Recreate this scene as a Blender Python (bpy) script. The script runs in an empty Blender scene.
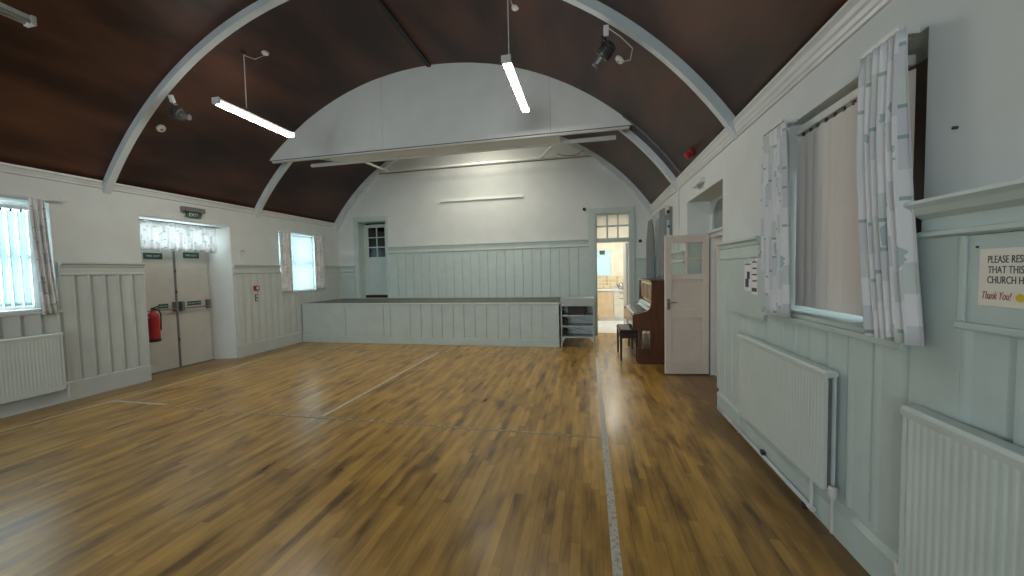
import bpy, bmesh, math, random
from mathutils import Vector, Matrix
random.seed(7)
C = bpy.context.scene.collection
PI = math.pi

# ------------------------------------------------------------------ camera, world, exposure
def rot_from_fit():
    yaw, pit, rol = 0.2076, -0.0461, -0.0218
    c, s = math.cos(rol), math.sin(rol); R1 = Matrix(((c,0,-s),(0,1,0),(s,0,c)))
    c, s = math.cos(pit), math.sin(pit); R2 = Matrix(((1,0,0),(0,c,-s),(0,s,c)))
    c, s = math.cos(yaw), math.sin(yaw); R3 = Matrix(((c,-s,0),(s,c,0),(0,0,1)))
    return R3 @ R2 @ R1
R = rot_from_fit()
right, fwd, up = R @ Vector((1,0,0)), R @ Vector((0,1,0)), R @ Vector((0,0,1))
cam_data = bpy.data.cameras.new('camera')
cam = bpy.data.objects.new('camera', cam_data); C.objects.link(cam)
M3 = Matrix((right, up, -fwd)).transposed()
cam.matrix_world = Matrix.Translation((0, 0, 1.5)) @ M3.to_4x4()
cam_data.sensor_width = 36.0
cam_data.lens = 363.82 * 36.0 / 1024.0
cam_data.clip_start = 0.05
bpy.context.scene.camera = cam

world = bpy.data.worlds.new('overcast_sky'); bpy.context.scene.world = world
world.use_nodes = True
bg = world.node_tree.nodes['Background']
bg.inputs['Color'].default_value = (0.82, 0.93, 1.0, 1)
bg.inputs['Strength'].default_value = 11.0

vs = bpy.context.scene.view_settings
vs.view_transform = 'Standard'; vs.look = 'None'; vs.gamma = 1.0; vs.use_curve_mapping = False
vs.exposure = 0.02

def area_light(name, loc, direction, sx, sy, watts, color=(1,1,1), portal=False):
    d = bpy.data.lights.new(name, 'AREA'); d.shape = 'RECTANGLE'; d.size = sx; d.size_y = sy
    d.energy = watts; d.color = color
    o = bpy.data.objects.new(name, d); C.objects.link(o)
    o.location = loc
    o.rotation_euler = Vector(direction).to_track_quat('-Z', 'Y').to_euler()
    if portal: d.cycles.is_portal = True
    return o

# ------------------------------------------------------------------ dimensions
XL, XR, YB, YREAR = -6.409, 1.355, 8.44, -4.2
VCX, VR, VCZ = -2.527, 4.6502, 0.26576        # barrel vault axis and radius
ZS = 2.826
TL, TR_, TB = 0.40, 0.40, 0.30                # wall thicknesses
WIN_L = [(-1.9, -0.6), (1.93, 3.22), (6.56, 7.85)]  # first opening is unseen, added behind the camera for more daylight
WIN_R = [(-1.6, -0.4), (1.83, 2.87), (6.56, 7.85)]  # first opening likewise unseen, added as a side source of daylight
WZ0, WZ1 = 1.15, 2.42
SKY = (0.74, 0.88, 1.0)

def vault_z(x, r=VR): return VCZ + math.sqrt(max(0, r*r - (x-VCX)**2))

# daylight: portals guide the sky through each window opening
FILL_REAR = [(-5.4, -3.8), (-2.4, -0.8)]       # openings added in the unseen end wall to let in fill daylight
for (a, b) in FILL_REAR:
    area_light('rear_fill_portal', ((a+b)/2, YREAR-0.36, 1.85), (0,1,0), b-a, 1.7, 1, portal=True)
area_light('side_fill_portal', (XR+TR_+0.05, -1.0, (WZ0+WZ1)/2), (-1,0,0), 1.2, WZ1-WZ0, 1, portal=True)  # sky portal for the added side opening behind the camera
for (a, b) in WIN_L:
    area_light('window_portal', (XL-TL-0.05, (a+b)/2, (WZ0+WZ1)/2), (1,0,0), b-a, WZ1-WZ0, 1, portal=True)

# ------------------------------------------------------------------ materials
def new_mat(name):
    m = bpy.data.materials.new(name); m.use_nodes = True
    nt = m.node_tree; b = nt.nodes['Principled BSDF']
    return m, nt, b
def noise_mat(name, col, col2=None, rough=0.6, scale=(3,3,3), nscale=2.0, bump=0.0, metallic=0.0, spec=0.5, detail=4, contrast=(0.35,0.65)):
    m, nt, b = new_mat(name)
    col2 = col2 or tuple(c*0.86 for c in col)
    tc = nt.nodes.new('ShaderNodeTexCoord'); mp = nt.nodes.new('ShaderNodeMapping')
    mp.inputs['Scale'].default_value = scale
    n = nt.nodes.new('ShaderNodeTexNoise'); n.inputs['Scale'].default_value = nscale; n.inputs['Detail'].default_value = detail
    r = nt.nodes.new('ShaderNodeValToRGB')
    r.color_ramp.elements[0].position = contrast[0]; r.color_ramp.elements[1].position = contrast[1]
    r.color_ramp.elements[0].color = (*col2, 1); r.color_ramp.elements[1].color = (*col, 1)
    nt.links.new(tc.outputs['Object'], mp.inputs[0]); nt.links.new(mp.outputs[0], n.inputs['Vector'])
    nt.links.new(n.outputs['Fac'], r.inputs[0]); nt.links.new(r.outputs[0], b.inputs['Base Color'])
    b.inputs['Roughness'].default_value = rough; b.inputs['Metallic'].default_value = metallic
    b.inputs['Specular IOR Level'].default_value = spec
    if bump:
        bp = nt.nodes.new('ShaderNodeBump'); bp.inputs['Strength'].default_value = bump; bp.inputs['Distance'].default_value = 0.01
        nt.links.new(n.outputs['Fac'], bp.inputs['Height']); nt.links.new(bp.outputs[0], b.inputs['Normal'])
    return m
def emit_mat(name, col, strength):
    m, nt, b = new_mat(name)
    b.inputs['Base Color'].default_value = (*col, 1)
    b.inputs['Emission Color'].default_value = (*col, 1); b.inputs['Emission Strength'].default_value = strength
    return m
def translucent_mat(name, col, trans=0.6, rough=0.8, pattern=None):
    m = bpy.data.materials.new(name); m.use_nodes = True; nt = m.node_tree; nt.nodes.clear()
    out = nt.nodes.new('ShaderNodeOutputMaterial'); mix = nt.nodes.new('ShaderNodeMixShader')
    d = nt.nodes.new('ShaderNodeBsdfDiffuse'); t = nt.nodes.new('ShaderNodeBsdfTranslucent')
    mix.inputs[0].default_value = trans
    nt.links.new(d.outputs[0], mix.inputs[1]); nt.links.new(t.outputs[0], mix.inputs[2]); nt.links.new(mix.outputs[0], out.inputs[0])
    if pattern:
        c = pattern(nt); nt.links.new(c, d.inputs[0]); nt.links.new(c, t.inputs[0])
    else:
        tc = nt.nodes.new('ShaderNodeTexCoord'); n = nt.nodes.new('ShaderNodeTexNoise'); n.inputs['Scale'].default_value = 6
        r = nt.nodes.new('ShaderNodeValToRGB'); r.color_ramp.elements[0].color = (*[c*0.93 for c in col], 1); r.color_ramp.elements[1].color = (*col, 1)
        nt.links.new(tc.outputs['Object'], n.inputs['Vector']); nt.links.new(n.outputs['Fac'], r.inputs[0])
        nt.links.new(r.outputs[0], d.inputs[0]); nt.links.new(r.outputs[0], t.inputs[0])
    return m
def glass_mat(name, tint=(0.95,0.98,0.97), gloss=0.08):
    m = bpy.data.materials.new(name); m.use_nodes = True; nt = m.node_tree; nt.nodes.clear()
    out = nt.nodes.new('ShaderNodeOutputMaterial'); mix = nt.nodes.new('ShaderNodeMixShader')
    t = nt.nodes.new('ShaderNodeBsdfTransparent'); t.inputs[0].default_value = (*tint, 1)
    g = nt.nodes.new('ShaderNodeBsdfGlossy'); g.inputs['Roughness'].default_value = 0.05
    mix.inputs[0].default_value = gloss
    nt.links.new(t.outputs[0], mix.inputs[1]); nt.links.new(g.outputs[0], mix.inputs[2]); nt.links.new(mix.outputs[0], out.inputs[0])
    return m
def math_node(nt, op, a, b=None):
    n = nt.nodes.new('ShaderNodeMath'); n.operation = op
    for i, v in enumerate((a, b)):
        if v is None: continue
        if isinstance(v, (int, float)): n.inputs[i].default_value = v
        else: nt.links.new(v, n.inputs[i])
    return n.outputs[0]
def fabric_pattern(nt):
    # printed curtain cloth: off-white with lilac-grey blocks, short teal bars and leafy teal blots, in cloth UV metres
    uv = nt.nodes.new('ShaderNodeUVMap'); K = 1.0; sep = nt.nodes.new('ShaderNodeSeparateXYZ'); nt.links.new(uv.outputs[0], sep.inputs[0])
    U, V = sep.outputs[0], sep.outputs[1]
    us = math_node(nt, 'DIVIDE', U, 0.06)
    ui = math_node(nt, 'FLOOR', us)
    shift = math_node(nt, 'MULTIPLY', math_node(nt, 'SINE', math_node(nt, 'MULTIPLY', ui, 12.9)), 3.7)
    vsx = math_node(nt, 'ADD', math_node(nt, 'DIVIDE', V, 0.125), shift)
    vi = math_node(nt, 'FLOOR', vsx); vf = math_node(nt, 'FRACT', vsx); uf = math_node(nt, 'FRACT', us)
    comb = nt.nodes.new('ShaderNodeCombineXYZ'); nt.links.new(ui, comb.inputs[0]); nt.links.new(vi, comb.inputs[1])
    wn = nt.nodes.new('ShaderNodeTexWhiteNoise'); wn.noise_dimensions = '3D'; nt.links.new(comb.outputs[0], wn.inputs['Vector'])
    r1 = nt.nodes.new('ShaderNodeValToRGB'); r1.color_ramp.interpolation = 'CONSTANT'
    e = r1.color_ramp.elements; e[0].color = (0.78,0.78,0.78,1); e[0].position = 0
    e[1].color = (0.66,0.66,0.68,1); e[1].position = 0.45
    x = e.new(0.62); x.color = (0.82,0.82,0.82,1)
    x = e.new(0.85); x.color = (0.66,0.70,0.66,1)
    nt.links.new(wn.outputs['Value'], r1.inputs[0])
    sepc = nt.nodes.new('ShaderNodeSeparateColor'); nt.links.new(wn.outputs['Color'], sepc.inputs[0])
    bar = math_node(nt, 'MULTIPLY', math_node(nt, 'LESS_THAN', vf, 0.13), math_node(nt, 'GREATER_THAN', sepc.outputs[1], 0.62))
    bar = math_node(nt, 'MULTIPLY', bar, math_node(nt, 'GREATER_THAN', uf, 0.15))
    m1 = nt.nodes.new('ShaderNodeMix'); m1.data_type = 'RGBA'
    nt.links.new(math_node(nt, 'MULTIPLY', bar, 0.62), m1.inputs[0]); nt.links.new(r1.outputs[0], m1.inputs[6]); m1.inputs[7].default_value = (0.13,0.30,0.28,1)
    # leafy blots
    c2 = nt.nodes.new('ShaderNodeCombineXYZ'); nt.links.new(math_node(nt,'DIVIDE',U,0.10), c2.inputs[0]); nt.links.new(math_node(nt,'DIVIDE',V,0.26), c2.inputs[1])
    vo = nt.nodes.new('ShaderNodeTexVoronoi'); vo.inputs['Scale'].default_value = 1.0; nt.links.new(c2.outputs[0], vo.inputs['Vector'])
    nz = nt.nodes.new('ShaderNodeTexNoise'); nz.inputs['Scale'].default_value = 30; nt.links.new(uv.outputs[0], nz.inputs['Vector'])
    dd = math_node(nt, 'ADD', vo.outputs['Distance'], math_node(nt, 'MULTIPLY', nz.outputs['Fac'], 0.25))
    vc = nt.nodes.new('ShaderNodeSeparateColor'); nt.links.new(vo.outputs['Color'], vc.inputs[0])
    bl = math_node(nt, 'MULTIPLY', math_node(nt, 'LESS_THAN', dd, 0.33), math_node(nt, 'GREATER_THAN', vc.outputs[0], 0.45))
    m2 = nt.nodes.new('ShaderNodeMix'); m2.data_type = 'RGBA'
    nt.links.new(math_node(nt, 'MULTIPLY', bl, 0.55), m2.inputs[0]); nt.links.new(m1.outputs[2], m2.inputs[6]); m2.inputs[7].default_value = (0.20,0.34,0.35,1)
    return m2.outputs[2]

MT = {}
MT['white'] = noise_mat('white_plaster_paint', (0.63,0.67,0.655), (0.60,0.635,0.62), rough=0.7, nscale=1.2, bump=0.05)
MT['mint'] = noise_mat('pale_mint_gloss_paint', (0.50,0.585,0.555), (0.465,0.545,0.52), rough=0.38, nscale=1.5)
MT['cream_boards'] = noise_mat('off_white_board_paint', (0.515,0.56,0.535), (0.48,0.52,0.50), rough=0.45, nscale=1.5)
MT['gloss_white'] = noise_mat('white_gloss_trim', (0.62,0.64,0.63), (0.57,0.59,0.58), rough=0.35, nscale=1.5)
MT['radiator'] = noise_mat('radiator_enamel', (0.57,0.645,0.62), (0.54,0.61,0.585), rough=0.35, nscale=2)
MT['doorpaint'] = noise_mat('cream_door_paint', (0.52,0.51,0.47), (0.48,0.47,0.43), rough=0.45, nscale=1.5)
MT['pinkdoor'] = noise_mat('pale_buff_door_paint', (0.66,0.60,0.53), (0.62,0.56,0.50), rough=0.45, nscale=1.5)
MT['rib'] = noise_mat('pale_blue_grey_rib_paint', (0.60,0.66,0.68), (0.55,0.61,0.63), rough=0.5, nscale=1.5)
MT['valance_board'] = noise_mat('pale_grey_board_paint', (0.74,0.77,0.75), (0.70,0.73,0.71), rough=0.6, nscale=1.0)
MT['dark_metal'] = noise_mat('dark_metal', (0.09,0.09,0.09), rough=0.4, metallic=0.6)
MT['grey_metal'] = noise_mat('grey_metal', (0.22,0.22,0.22), rough=0.4, metallic=0.5)
MT['chrome'] = noise_mat('dull_chrome', (0.5,0.5,0.5), rough=0.25, metallic=0.9)
MT['black'] = noise_mat('black_plastic', (0.02,0.02,0.02), rough=0.5)
MT['red'] = noise_mat('red_enamel', (0.36,0.02,0.025), rough=0.35)
MT['green'] = noise_mat('green_sign', (0.02,0.10,0.075), rough=0.5)
MT['white_plastic'] = noise_mat('white_plastic', (0.68,0.68,0.66), rough=0.4)
MT['paper'] = noise_mat('paper', (0.84,0.83,0.86), rough=0.8)
MT['cream_card'] = noise_mat('cream_laminated_card', (0.80,0.77,0.68), (0.77,0.74,0.65), rough=0.35)
MT['ink'] = noise_mat('ink', (0.07,0.075,0.09), rough=0.7)
MT['red_ink'] = noise_mat('red_ink', (0.40,0.09,0.07), rough=0.7)
MT['yellow_ink'] = noise_mat('yellow_ink', (0.75,0.55,0.05), rough=0.7)
MT['stage_floor'] = noise_mat('worn_grey_stage_boards', (0.16,0.17,0.15), (0.10,0.11,0.095), rough=0.6, nscale=3)
MT['tape'] = noise_mat('worn_floor_tape', (0.52,0.50,0.44), (0.33,0.27,0.18), rough=0.5, nscale=14, contrast=(0.3,0.55))
MT['tape_faded'] = noise_mat('faded_floor_tape', (0.44,0.40,0.32), (0.25,0.185,0.10), rough=0.45, nscale=9, contrast=(0.50,0.66))
MT['piano'] = noise_mat('dark_mahogany', (0.12,0.045,0.022), (0.07,0.027,0.014), rough=0.3, scale=(8,8,1.2), nscale=2)
MT['piano_panel'] = noise_mat('polished_mahogany_panel', (0.16,0.07,0.035), (0.10,0.04,0.02), rough=0.12, scale=(8,8,1.2), nscale=2)
MT['piano_lid'] = noise_mat('polished_piano_lid', (0.12,0.07,0.05), (0.09,0.05,0.035), rough=0.15, nscale=2)
MT['stool'] = noise_mat('dark_stool_wood', (0.035,0.018,0.012), (0.02,0.011,0.008), rough=0.35, scale=(2,2,8), nscale=2)
MT['stool_seat'] = noise_mat('dark_brown_leatherette', (0.022,0.016,0.014), rough=0.6)
MT['ivory'] = noise_mat('ivory_keys', (0.75,0.72,0.64), rough=0.3)
MT['shelf'] = noise_mat('pale_blue_green_shelf_paint', (0.42,0.48,0.47), (0.37,0.43,0.42), rough=0.5, nscale=2)
MT['box'] = noise_mat('dark_brown_card', (0.045,0.033,0.028), rough=0.7)
MT['lino'] = noise_mat('pale_kitchen_lino', (0.72,0.76,0.78), rough=0.35)
MT['peach'] = noise_mat('peach_cupboard_laminate', (0.78,0.58,0.38), rough=0.5)
MT['kitchen_wall'] = noise_mat('cream_kitchen_paint', (0.78,0.72,0.60), rough=0.7)
MT['glass'] = glass_mat('window_glass')
MT['dark_glass'] = glass_mat('tinted_door_glass', (0.45,0.5,0.48), 0.06)  # door glass with an even dark tint
MT['slat'] = translucent_mat('beige_blind_fabric', (0.76,0.72,0.68), trans=0.05)
MT['white_slat'] = translucent_mat('white_blind_fabric', (0.70,0.80,0.82), trans=0.42)
MT['net'] = translucent_mat('white_net_fabric', (0.75,0.84,0.86), trans=0.42)
MT['curtain'] = translucent_mat('printed_curtain_fabric', (0.6,0.6,0.6), trans=0.10, pattern=fabric_pattern)
MT['thin_curtain'] = translucent_mat('thin_printed_valance_fabric', (0.6,0.6,0.6), trans=0.6, pattern=fabric_pattern)
MT['brown_wood'] = noise_mat('dark_brown_window_wood', (0.09,0.05,0.03), rough=0.5)
MT['grey_pane'] = noise_mat('grey_obscured_glass', (0.22,0.26,0.25), rough=0.12)
MT['grey_cloth'] = translucent_mat('plain_grey_curtain_fabric', (0.27,0.28,0.28), trans=0.05)
MT['obscured'] = translucent_mat('obscured_teal_glass', (0.52,0.68,0.70), trans=0.35)
MT['tube'] = emit_mat('fluorescent_tube_glow', (1.0, 0.97, 0.90), 22.0)
MT['tube_off'] = noise_mat('unlit_tube', (0.45,0.46,0.46), rough=0.3)

def ceiling_material():
    m, nt, b = new_mat('dark_stained_ceiling_boards')
    tc = nt.nodes.new('ShaderNodeTexCoord'); mp = nt.nodes.new('ShaderNodeMapping'); mp.inputs['Scale'].default_value = (1.4, 0.45, 1.4)
    n = nt.nodes.new('ShaderNodeTexNoise'); n.inputs['Scale'].default_value = 1.3; n.inputs['Detail'].default_value = 5
    r = nt.nodes.new('ShaderNodeValToRGB')
    r.color_ramp.elements[0].position = 0.36; r.color_ramp.elements[0].color = (0.030,0.013,0.009,1)
    r.color_ramp.elements[1].position = 0.68; r.color_ramp.elements[1].color = (0.125,0.052,0.030,1)
    nt.links.new(tc.outputs['Object'], mp.inputs[0]); nt.links.new(mp.outputs[0], n.inputs['Vector']); nt.links.new(n.outputs['Fac'], r.inputs[0])
    nt.links.new(r.outputs[0], b.inputs['Base Color']); b.inputs['Roughness'].default_value = 0.42
    b.inputs['Specular IOR Level'].default_value = 0.35
    return m
def floor_material():
    m, nt, b = new_mat('varnished_hall_floorboards')
    tc = nt.nodes.new('ShaderNodeTexCoord'); sep = nt.nodes.new('ShaderNodeSeparateXYZ'); nt.links.new(tc.outputs['Object'], sep.inputs[0])
    X, Y = sep.outputs[0], sep.outputs[1]
    W = 0.056
    xi = math_node(nt, 'FLOOR', math_node(nt, 'DIVIDE', X, W))
    xf = math_node(nt, 'FRACT', math_node(nt, 'DIVIDE', X, W))
    off = math_node(nt, 'MULTIPLY', math_node(nt, 'SINE', math_node(nt, 'MULTIPLY', xi, 78.2)), 9.3)
    yi = math_node(nt, 'FLOOR', math_node(nt, 'ADD', math_node(nt, 'DIVIDE', Y, 0.62), off))
    cb = nt.nodes.new('ShaderNodeCombineXYZ'); nt.links.new(xi, cb.inputs[0]); nt.links.new(yi, cb.inputs[1])
    wn = nt.nodes.new('ShaderNodeTexWhiteNoise'); nt.links.new(cb.outputs[0], wn.inputs['Vector'])
    # streaky grain
    mp = nt.nodes.new('ShaderNodeMapping'); mp.inputs['Scale'].default_value = (13, 2.4, 1); nt.links.new(tc.outputs['Object'], mp.inputs[0])
    n1 = nt.nodes.new('ShaderNodeTexNoise'); n1.inputs['Scale'].default_value = 1.0; n1.inputs['Detail'].default_value = 5; nt.links.new(mp.outputs[0], n1.inputs['Vector'])
    fac = math_node(nt, 'ADD', math_node(nt, 'MULTIPLY', wn.outputs['Value'], 0.26), math_node(nt, 'MULTIPLY', n1.outputs['Fac'], 0.88))
    r = nt.nodes.new('ShaderNodeValToRGB'); e = r.color_ramp.elements
    e[0].position = 0.26; e[0].color = (0.10,0.052,0.018,1)
    e[1].position = 0.80; e[1].color = (0.54,0.32,0.08,1)
    x = e.new(0.42); x.color = (0.275,0.155,0.040,1)
    x = e.new(0.60); x.color = (0.41,0.238,0.057,1)
    nt.links.new(fac, r.inputs[0])
    # dark blotches of worn stain
    mp2 = nt.nodes.new('ShaderNodeMapping'); mp2.inputs['Scale'].default_value = (6.5, 1.7, 1); nt.links.new(tc.outputs['Object'], mp2.inputs[0])
    n2 = nt.nodes.new('ShaderNodeTexNoise'); n2.inputs['Scale'].default_value = 1.0; n2.inputs['Detail'].default_value = 3; nt.links.new(mp2.outputs[0], n2.inputs['Vector'])
    r2 = nt.nodes.new('ShaderNodeValToRGB'); r2.color_ramp.elements[0].position = 0.56; r2.color_ramp.elements[0].color = (0,0,0,1)
    r2.color_ramp.elements[1].position = 0.70; r2.color_ramp.elements[1].color = (1,1,1,1); nt.links.new(n2.outputs['Fac'], r2.inputs[0])
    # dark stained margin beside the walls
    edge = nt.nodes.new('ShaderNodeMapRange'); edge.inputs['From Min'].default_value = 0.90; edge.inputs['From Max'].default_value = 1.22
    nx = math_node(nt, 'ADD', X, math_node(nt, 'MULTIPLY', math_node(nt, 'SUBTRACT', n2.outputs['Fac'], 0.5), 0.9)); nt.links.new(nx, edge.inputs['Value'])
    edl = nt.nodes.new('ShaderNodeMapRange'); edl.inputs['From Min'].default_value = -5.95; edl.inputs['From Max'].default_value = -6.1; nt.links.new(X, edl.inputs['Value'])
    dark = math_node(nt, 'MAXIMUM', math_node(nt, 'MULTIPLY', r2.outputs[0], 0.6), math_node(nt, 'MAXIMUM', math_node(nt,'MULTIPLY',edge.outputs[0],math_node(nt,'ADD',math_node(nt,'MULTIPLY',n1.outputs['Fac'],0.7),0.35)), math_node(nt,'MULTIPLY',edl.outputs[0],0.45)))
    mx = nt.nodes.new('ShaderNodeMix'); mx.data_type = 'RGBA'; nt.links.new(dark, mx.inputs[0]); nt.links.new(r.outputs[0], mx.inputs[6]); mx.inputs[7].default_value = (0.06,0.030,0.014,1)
    # board joints
    j = math_node(nt, 'LESS_THAN', xf, 0.05)
    mj = nt.nodes.new('ShaderNodeMix'); mj.data_type = 'RGBA'; nt.links.new(math_node(nt,'MULTIPLY',j,0.4), mj.inputs[0]); nt.links.new(mx.outputs[2], mj.inputs[6]); mj.inputs[7].default_value = (0.04,0.022,0.01,1)
    nt.links.new(mj.outputs[2], b.inputs['Base Color'])
    rr = nt.nodes.new('ShaderNodeMapRange'); rr.inputs['To Min'].default_value = 0.22; rr.inputs['To Max'].default_value = 0.42; nt.links.new(n1.outputs['Fac'], rr.inputs['Value'])
    nt.links.new(rr.outputs[0], b.inputs['Roughness'])
    b.inputs['Coat Weight'].default_value = 0.22; b.inputs['Coat Roughness'].default_value = 0.2; b.inputs['Specular IOR Level'].default_value = 0.3
    bp = nt.nodes.new('ShaderNodeBump'); bp.inputs['Strength'].default_value = 0.12; bp.inputs['Distance'].default_value = 0.01
    nt.links.new(n1.outputs['Fac'], bp.inputs['Height']); nt.links.new(bp.outputs[0], b.inputs['Normal'])
    return m
def tile_material():
    m, nt, b = new_mat('kitchen_wall_tiles')
    tc = nt.nodes.new('ShaderNodeTexCoord'); mp = nt.nodes.new('ShaderNodeMapping'); mp.inputs['Rotation'].default_value = (PI/2, 0, 0)
    br = nt.nodes.new('ShaderNodeTexBrick'); br.offset = 0; br.inputs['Scale'].default_value = 1; br.inputs['Brick Width'].default_value = 0.1; br.inputs['Row Height'].default_value = 0.1
    br.inputs['Mortar Size'].default_value = 0.006; br.inputs['Color1'].default_value = (0.72,0.62,0.42,1); br.inputs['Color2'].default_value = (0.50,0.38,0.22,1); br.inputs['Mortar'].default_value = (0.75,0.72,0.62,1)
    nt.links.new(tc.outputs['Object'], mp.inputs[0]); nt.links.new(mp.outputs[0], br.inputs['Vector']); nt.links.new(br.outputs[0], b.inputs['Base Color'])
    b.inputs['Roughness'].default_value = 0.25
    return m
MT['ceiling'] = ceiling_material(); MT['floor'] = floor_material(); MT['tiles'] = tile_material()

# ------------------------------------------------------------------ mesh helpers
class MB:
    def __init__(s): s.v = []; s.f = []; s.uv = None; s.sm = False
    def add(s, verts, faces):
        o = len(s.v); s.v += [tuple(v) for v in verts]; s.f += [tuple(i+o for i in f) for f in faces]; return s
    def box(s, x0, x1, y0, y1, z0, z1):
        x0, x1 = sorted((x0, x1)); y0, y1 = sorted((y0, y1)); z0, z1 = sorted((z0, z1))
        return s.add([(x0,y0,z0),(x1,y0,z0),(x1,y1,z0),(x0,y1,z0),(x0,y0,z1),(x1,y0,z1),(x1,y1,z1),(x0,y1,z1)],
                     [(0,3,2,1),(4,5,6,7),(0,1,5,4),(1,2,6,5),(2,3,7,6),(3,0,4,7)])
    def prism(s, poly, axis, a, b):
        """extrude a 2D polygon along axis: 'x' -> poly (y,z); 'y' -> poly (x,z); 'z' -> poly (x,y)"""
        n = len(poly)
        def P(p, t): return {'x': (t, p[0], p[1]), 'y': (p[0], t, p[1]), 'z': (p[0], p[1], t)}[axis]
        vs_ = [P(p, a) for p in poly] + [P(p, b) for p in poly]
        fs = [tuple(range(n)), tuple(range(2*n-1, n-1, -1))] + [(i, i+n, (i+1) % n + n, (i+1) % n) for i in range(n)]
        return s.add(vs_, fs)
    def tube(s, pts, r, seg=8, caps=True, radii=None):
        pts = [Vector(p) for p in pts]; n = len(pts); rings = []
        prev = None
        for i, p in enumerate(pts):
            d = (pts[min(i+1, n-1)] - pts[max(i-1, 0)]).normalized()
            if prev is None:
                a = d.orthogonal().normalized()
            else:
                a = (prev - d * prev.dot(d)); a = a.normalized() if a.length > 1e-6 else d.orthogonal().normalized()
            prev = a; bvec = d.cross(a); rr = radii[i] if radii else r
            rings.append([p + (a*math.cos(t) + bvec*math.sin(t))*rr for t in [2*PI*k/seg for k in range(seg)]])
        vs_ = [v for ring in rings for v in ring]; fs = []
        for i in range(n-1):
            for k in range(seg):
                fs.append((i*seg+k, i*seg+(k+1)%seg, (i+1)*seg+(k+1)%seg, (i+1)*seg+k))
        if caps: fs.append(tuple(range(seg-1, -1, -1))); fs.append(tuple((n-1)*seg+k for k in range(seg)))
        return s.add(vs_, fs)
    def obox(s, p0, p1, w, h, upv=(0,0,1)):
        """oriented box bar from p0 to p1, width w (sideways), height h"""
        p0, p1 = Vector(p0), Vector(p1); d = (p1-p0).normalized(); u = Vector(upv); a = d.cross(u).normalized(); u = a.cross(d).normalized()
        vs_ = []
        for p in (p0, p1):
            for (i, j) in ((-1,-1),(1,-1),(1,1),(-1,1)): vs_.append(p + a*i*w/2 + u*j*h/2)
        return s.add(vs_, [(0,3,2,1),(4,5,6,7),(0,1,5,4),(1,2,6,5),(2,3,7,6),(3,0,4,7)])

def world_loc(o):
    v = Vector((0,0,0))
    while o is not None: v += o.location; o = o.parent
    return v
def pieces(mb):
    par = list(range(len(mb.v)))
    def find(i):
        while par[i] != i: par[i] = par[par[i]]; i = par[i]
        return i
    for f in mb.f:
        for k in f[1:]: par[find(k)] = find(f[0])
    groups = {}
    for f in mb.f: groups.setdefault(find(f[0]), []).append(f)
    out = []
    for fs in groups.values():
        ids = sorted({i for f in fs for i in f}); mp = {i: k for k, i in enumerate(ids)}
        m = MB(); m.add([mb.v[i] for i in ids], [tuple(mp[i] for i in f) for f in fs]); out.append(m)
    return out
SPLIT = {'bracket','end_cap','pedal','door_bolt','hinge','rocker','valve','wall_bracket','end_grille','pipe','cooling_fin','joint','clip','slat_hook','rod','cross_brace','corner_bracket'}
def build(name, mb, mat, parent=None, bevel=0.0, smooth=False, uvs=None):
    if name in SPLIT and parent is not None:
        ps = pieces(mb)
        if len(ps) > 1:
            for m_ in ps: o = build_one(name, m_, mat, parent, bevel, smooth)
            return o
    return build_one(name, mb, mat, parent, bevel, smooth, uvs)
def build_one(name, mb, mat, parent=None, bevel=0.0, smooth=False, uvs=None):
    off = world_loc(parent) if parent else Vector((0,0,0))
    me = bpy.data.meshes.new(name)
    me.from_pydata([tuple(Vector(v)-off) for v in mb.v], [], mb.f); me.update()
    bm = bmesh.new(); bm.from_mesh(me); bmesh.ops.recalc_face_normals(bm, faces=bm.faces); bm.to_mesh(me); bm.free()
    me.materials.append(MT[mat] if isinstance(mat, str) else mat)
    if uvs is not None:
        l = me.uv_layers.new(name='UVMap')
        for lp in me.loops: l.data[lp.index].uv = uvs[lp.vertex_index]
    if smooth:
        for p in me.polygons: p.use_smooth = True
    o = bpy.data.objects.new(name, me); C.objects.link(o)
    if parent: o.parent = parent
    if bevel:
        bv = o.modifiers.new('bevel', 'BEVEL'); bv.width = bevel; bv.segments = 2; bv.limit_method = 'ANGLE'
    return o
def empty(name, loc, label=None, cat=None, group=None, kind=None):
    o = bpy.data.objects.new(name, None); o.empty_display_size = 0.1; C.objects.link(o); o.location = loc
    tag(o, label, cat, group, kind); return o
def tag(o, label=None, cat=None, group=None, kind=None):
    if label: o['label'] = label
    if cat: o['category'] = cat
    if group: o['group'] = group
    if kind: o['kind'] = kind
    return o
def struct(name, mb, mat, label=None, cat=None, bevel=0.0, smooth=False):
    o = build(name, mb, mat, bevel=bevel, smooth=smooth); return tag(o, label, cat, kind='structure')
def copy_tree(o, parent=None):
    c = o.copy(); C.objects.link(c)
    if parent is not None: c.parent = parent
    for ch in list(o.children): copy_tree(ch, c)
    return c
def lathe(mb, center, axis, prof, seg=20):
    """prof: list of (distance along axis, radius)"""
    c, ax = Vector(center), Vector(axis).normalized()
    mb.tube([c + ax*t for t, r in prof], 0, seg, True, [max(r, 1e-4) for t, r in prof]) if False else None
    a = ax.orthogonal().normalized(); b = ax.cross(a); vs_ = []; fs = []
    for t, r in prof:
        for k in range(seg):
            an = 2*PI*k/seg; vs_.append(c + ax*t + (a*math.cos(an)+b*math.sin(an))*max(r, 1e-4))
    n = len(prof)
    for i in range(n-1):
        for k in range(seg): fs.append((i*seg+k, i*seg+(k+1)%seg, (i+1)*seg+(k+1)%seg, (i+1)*seg+k))
    fs.append(tuple(range(seg-1, -1, -1))); fs.append(tuple((n-1)*seg+k for k in range(seg)))
    return mb.add(vs_, fs)
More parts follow.
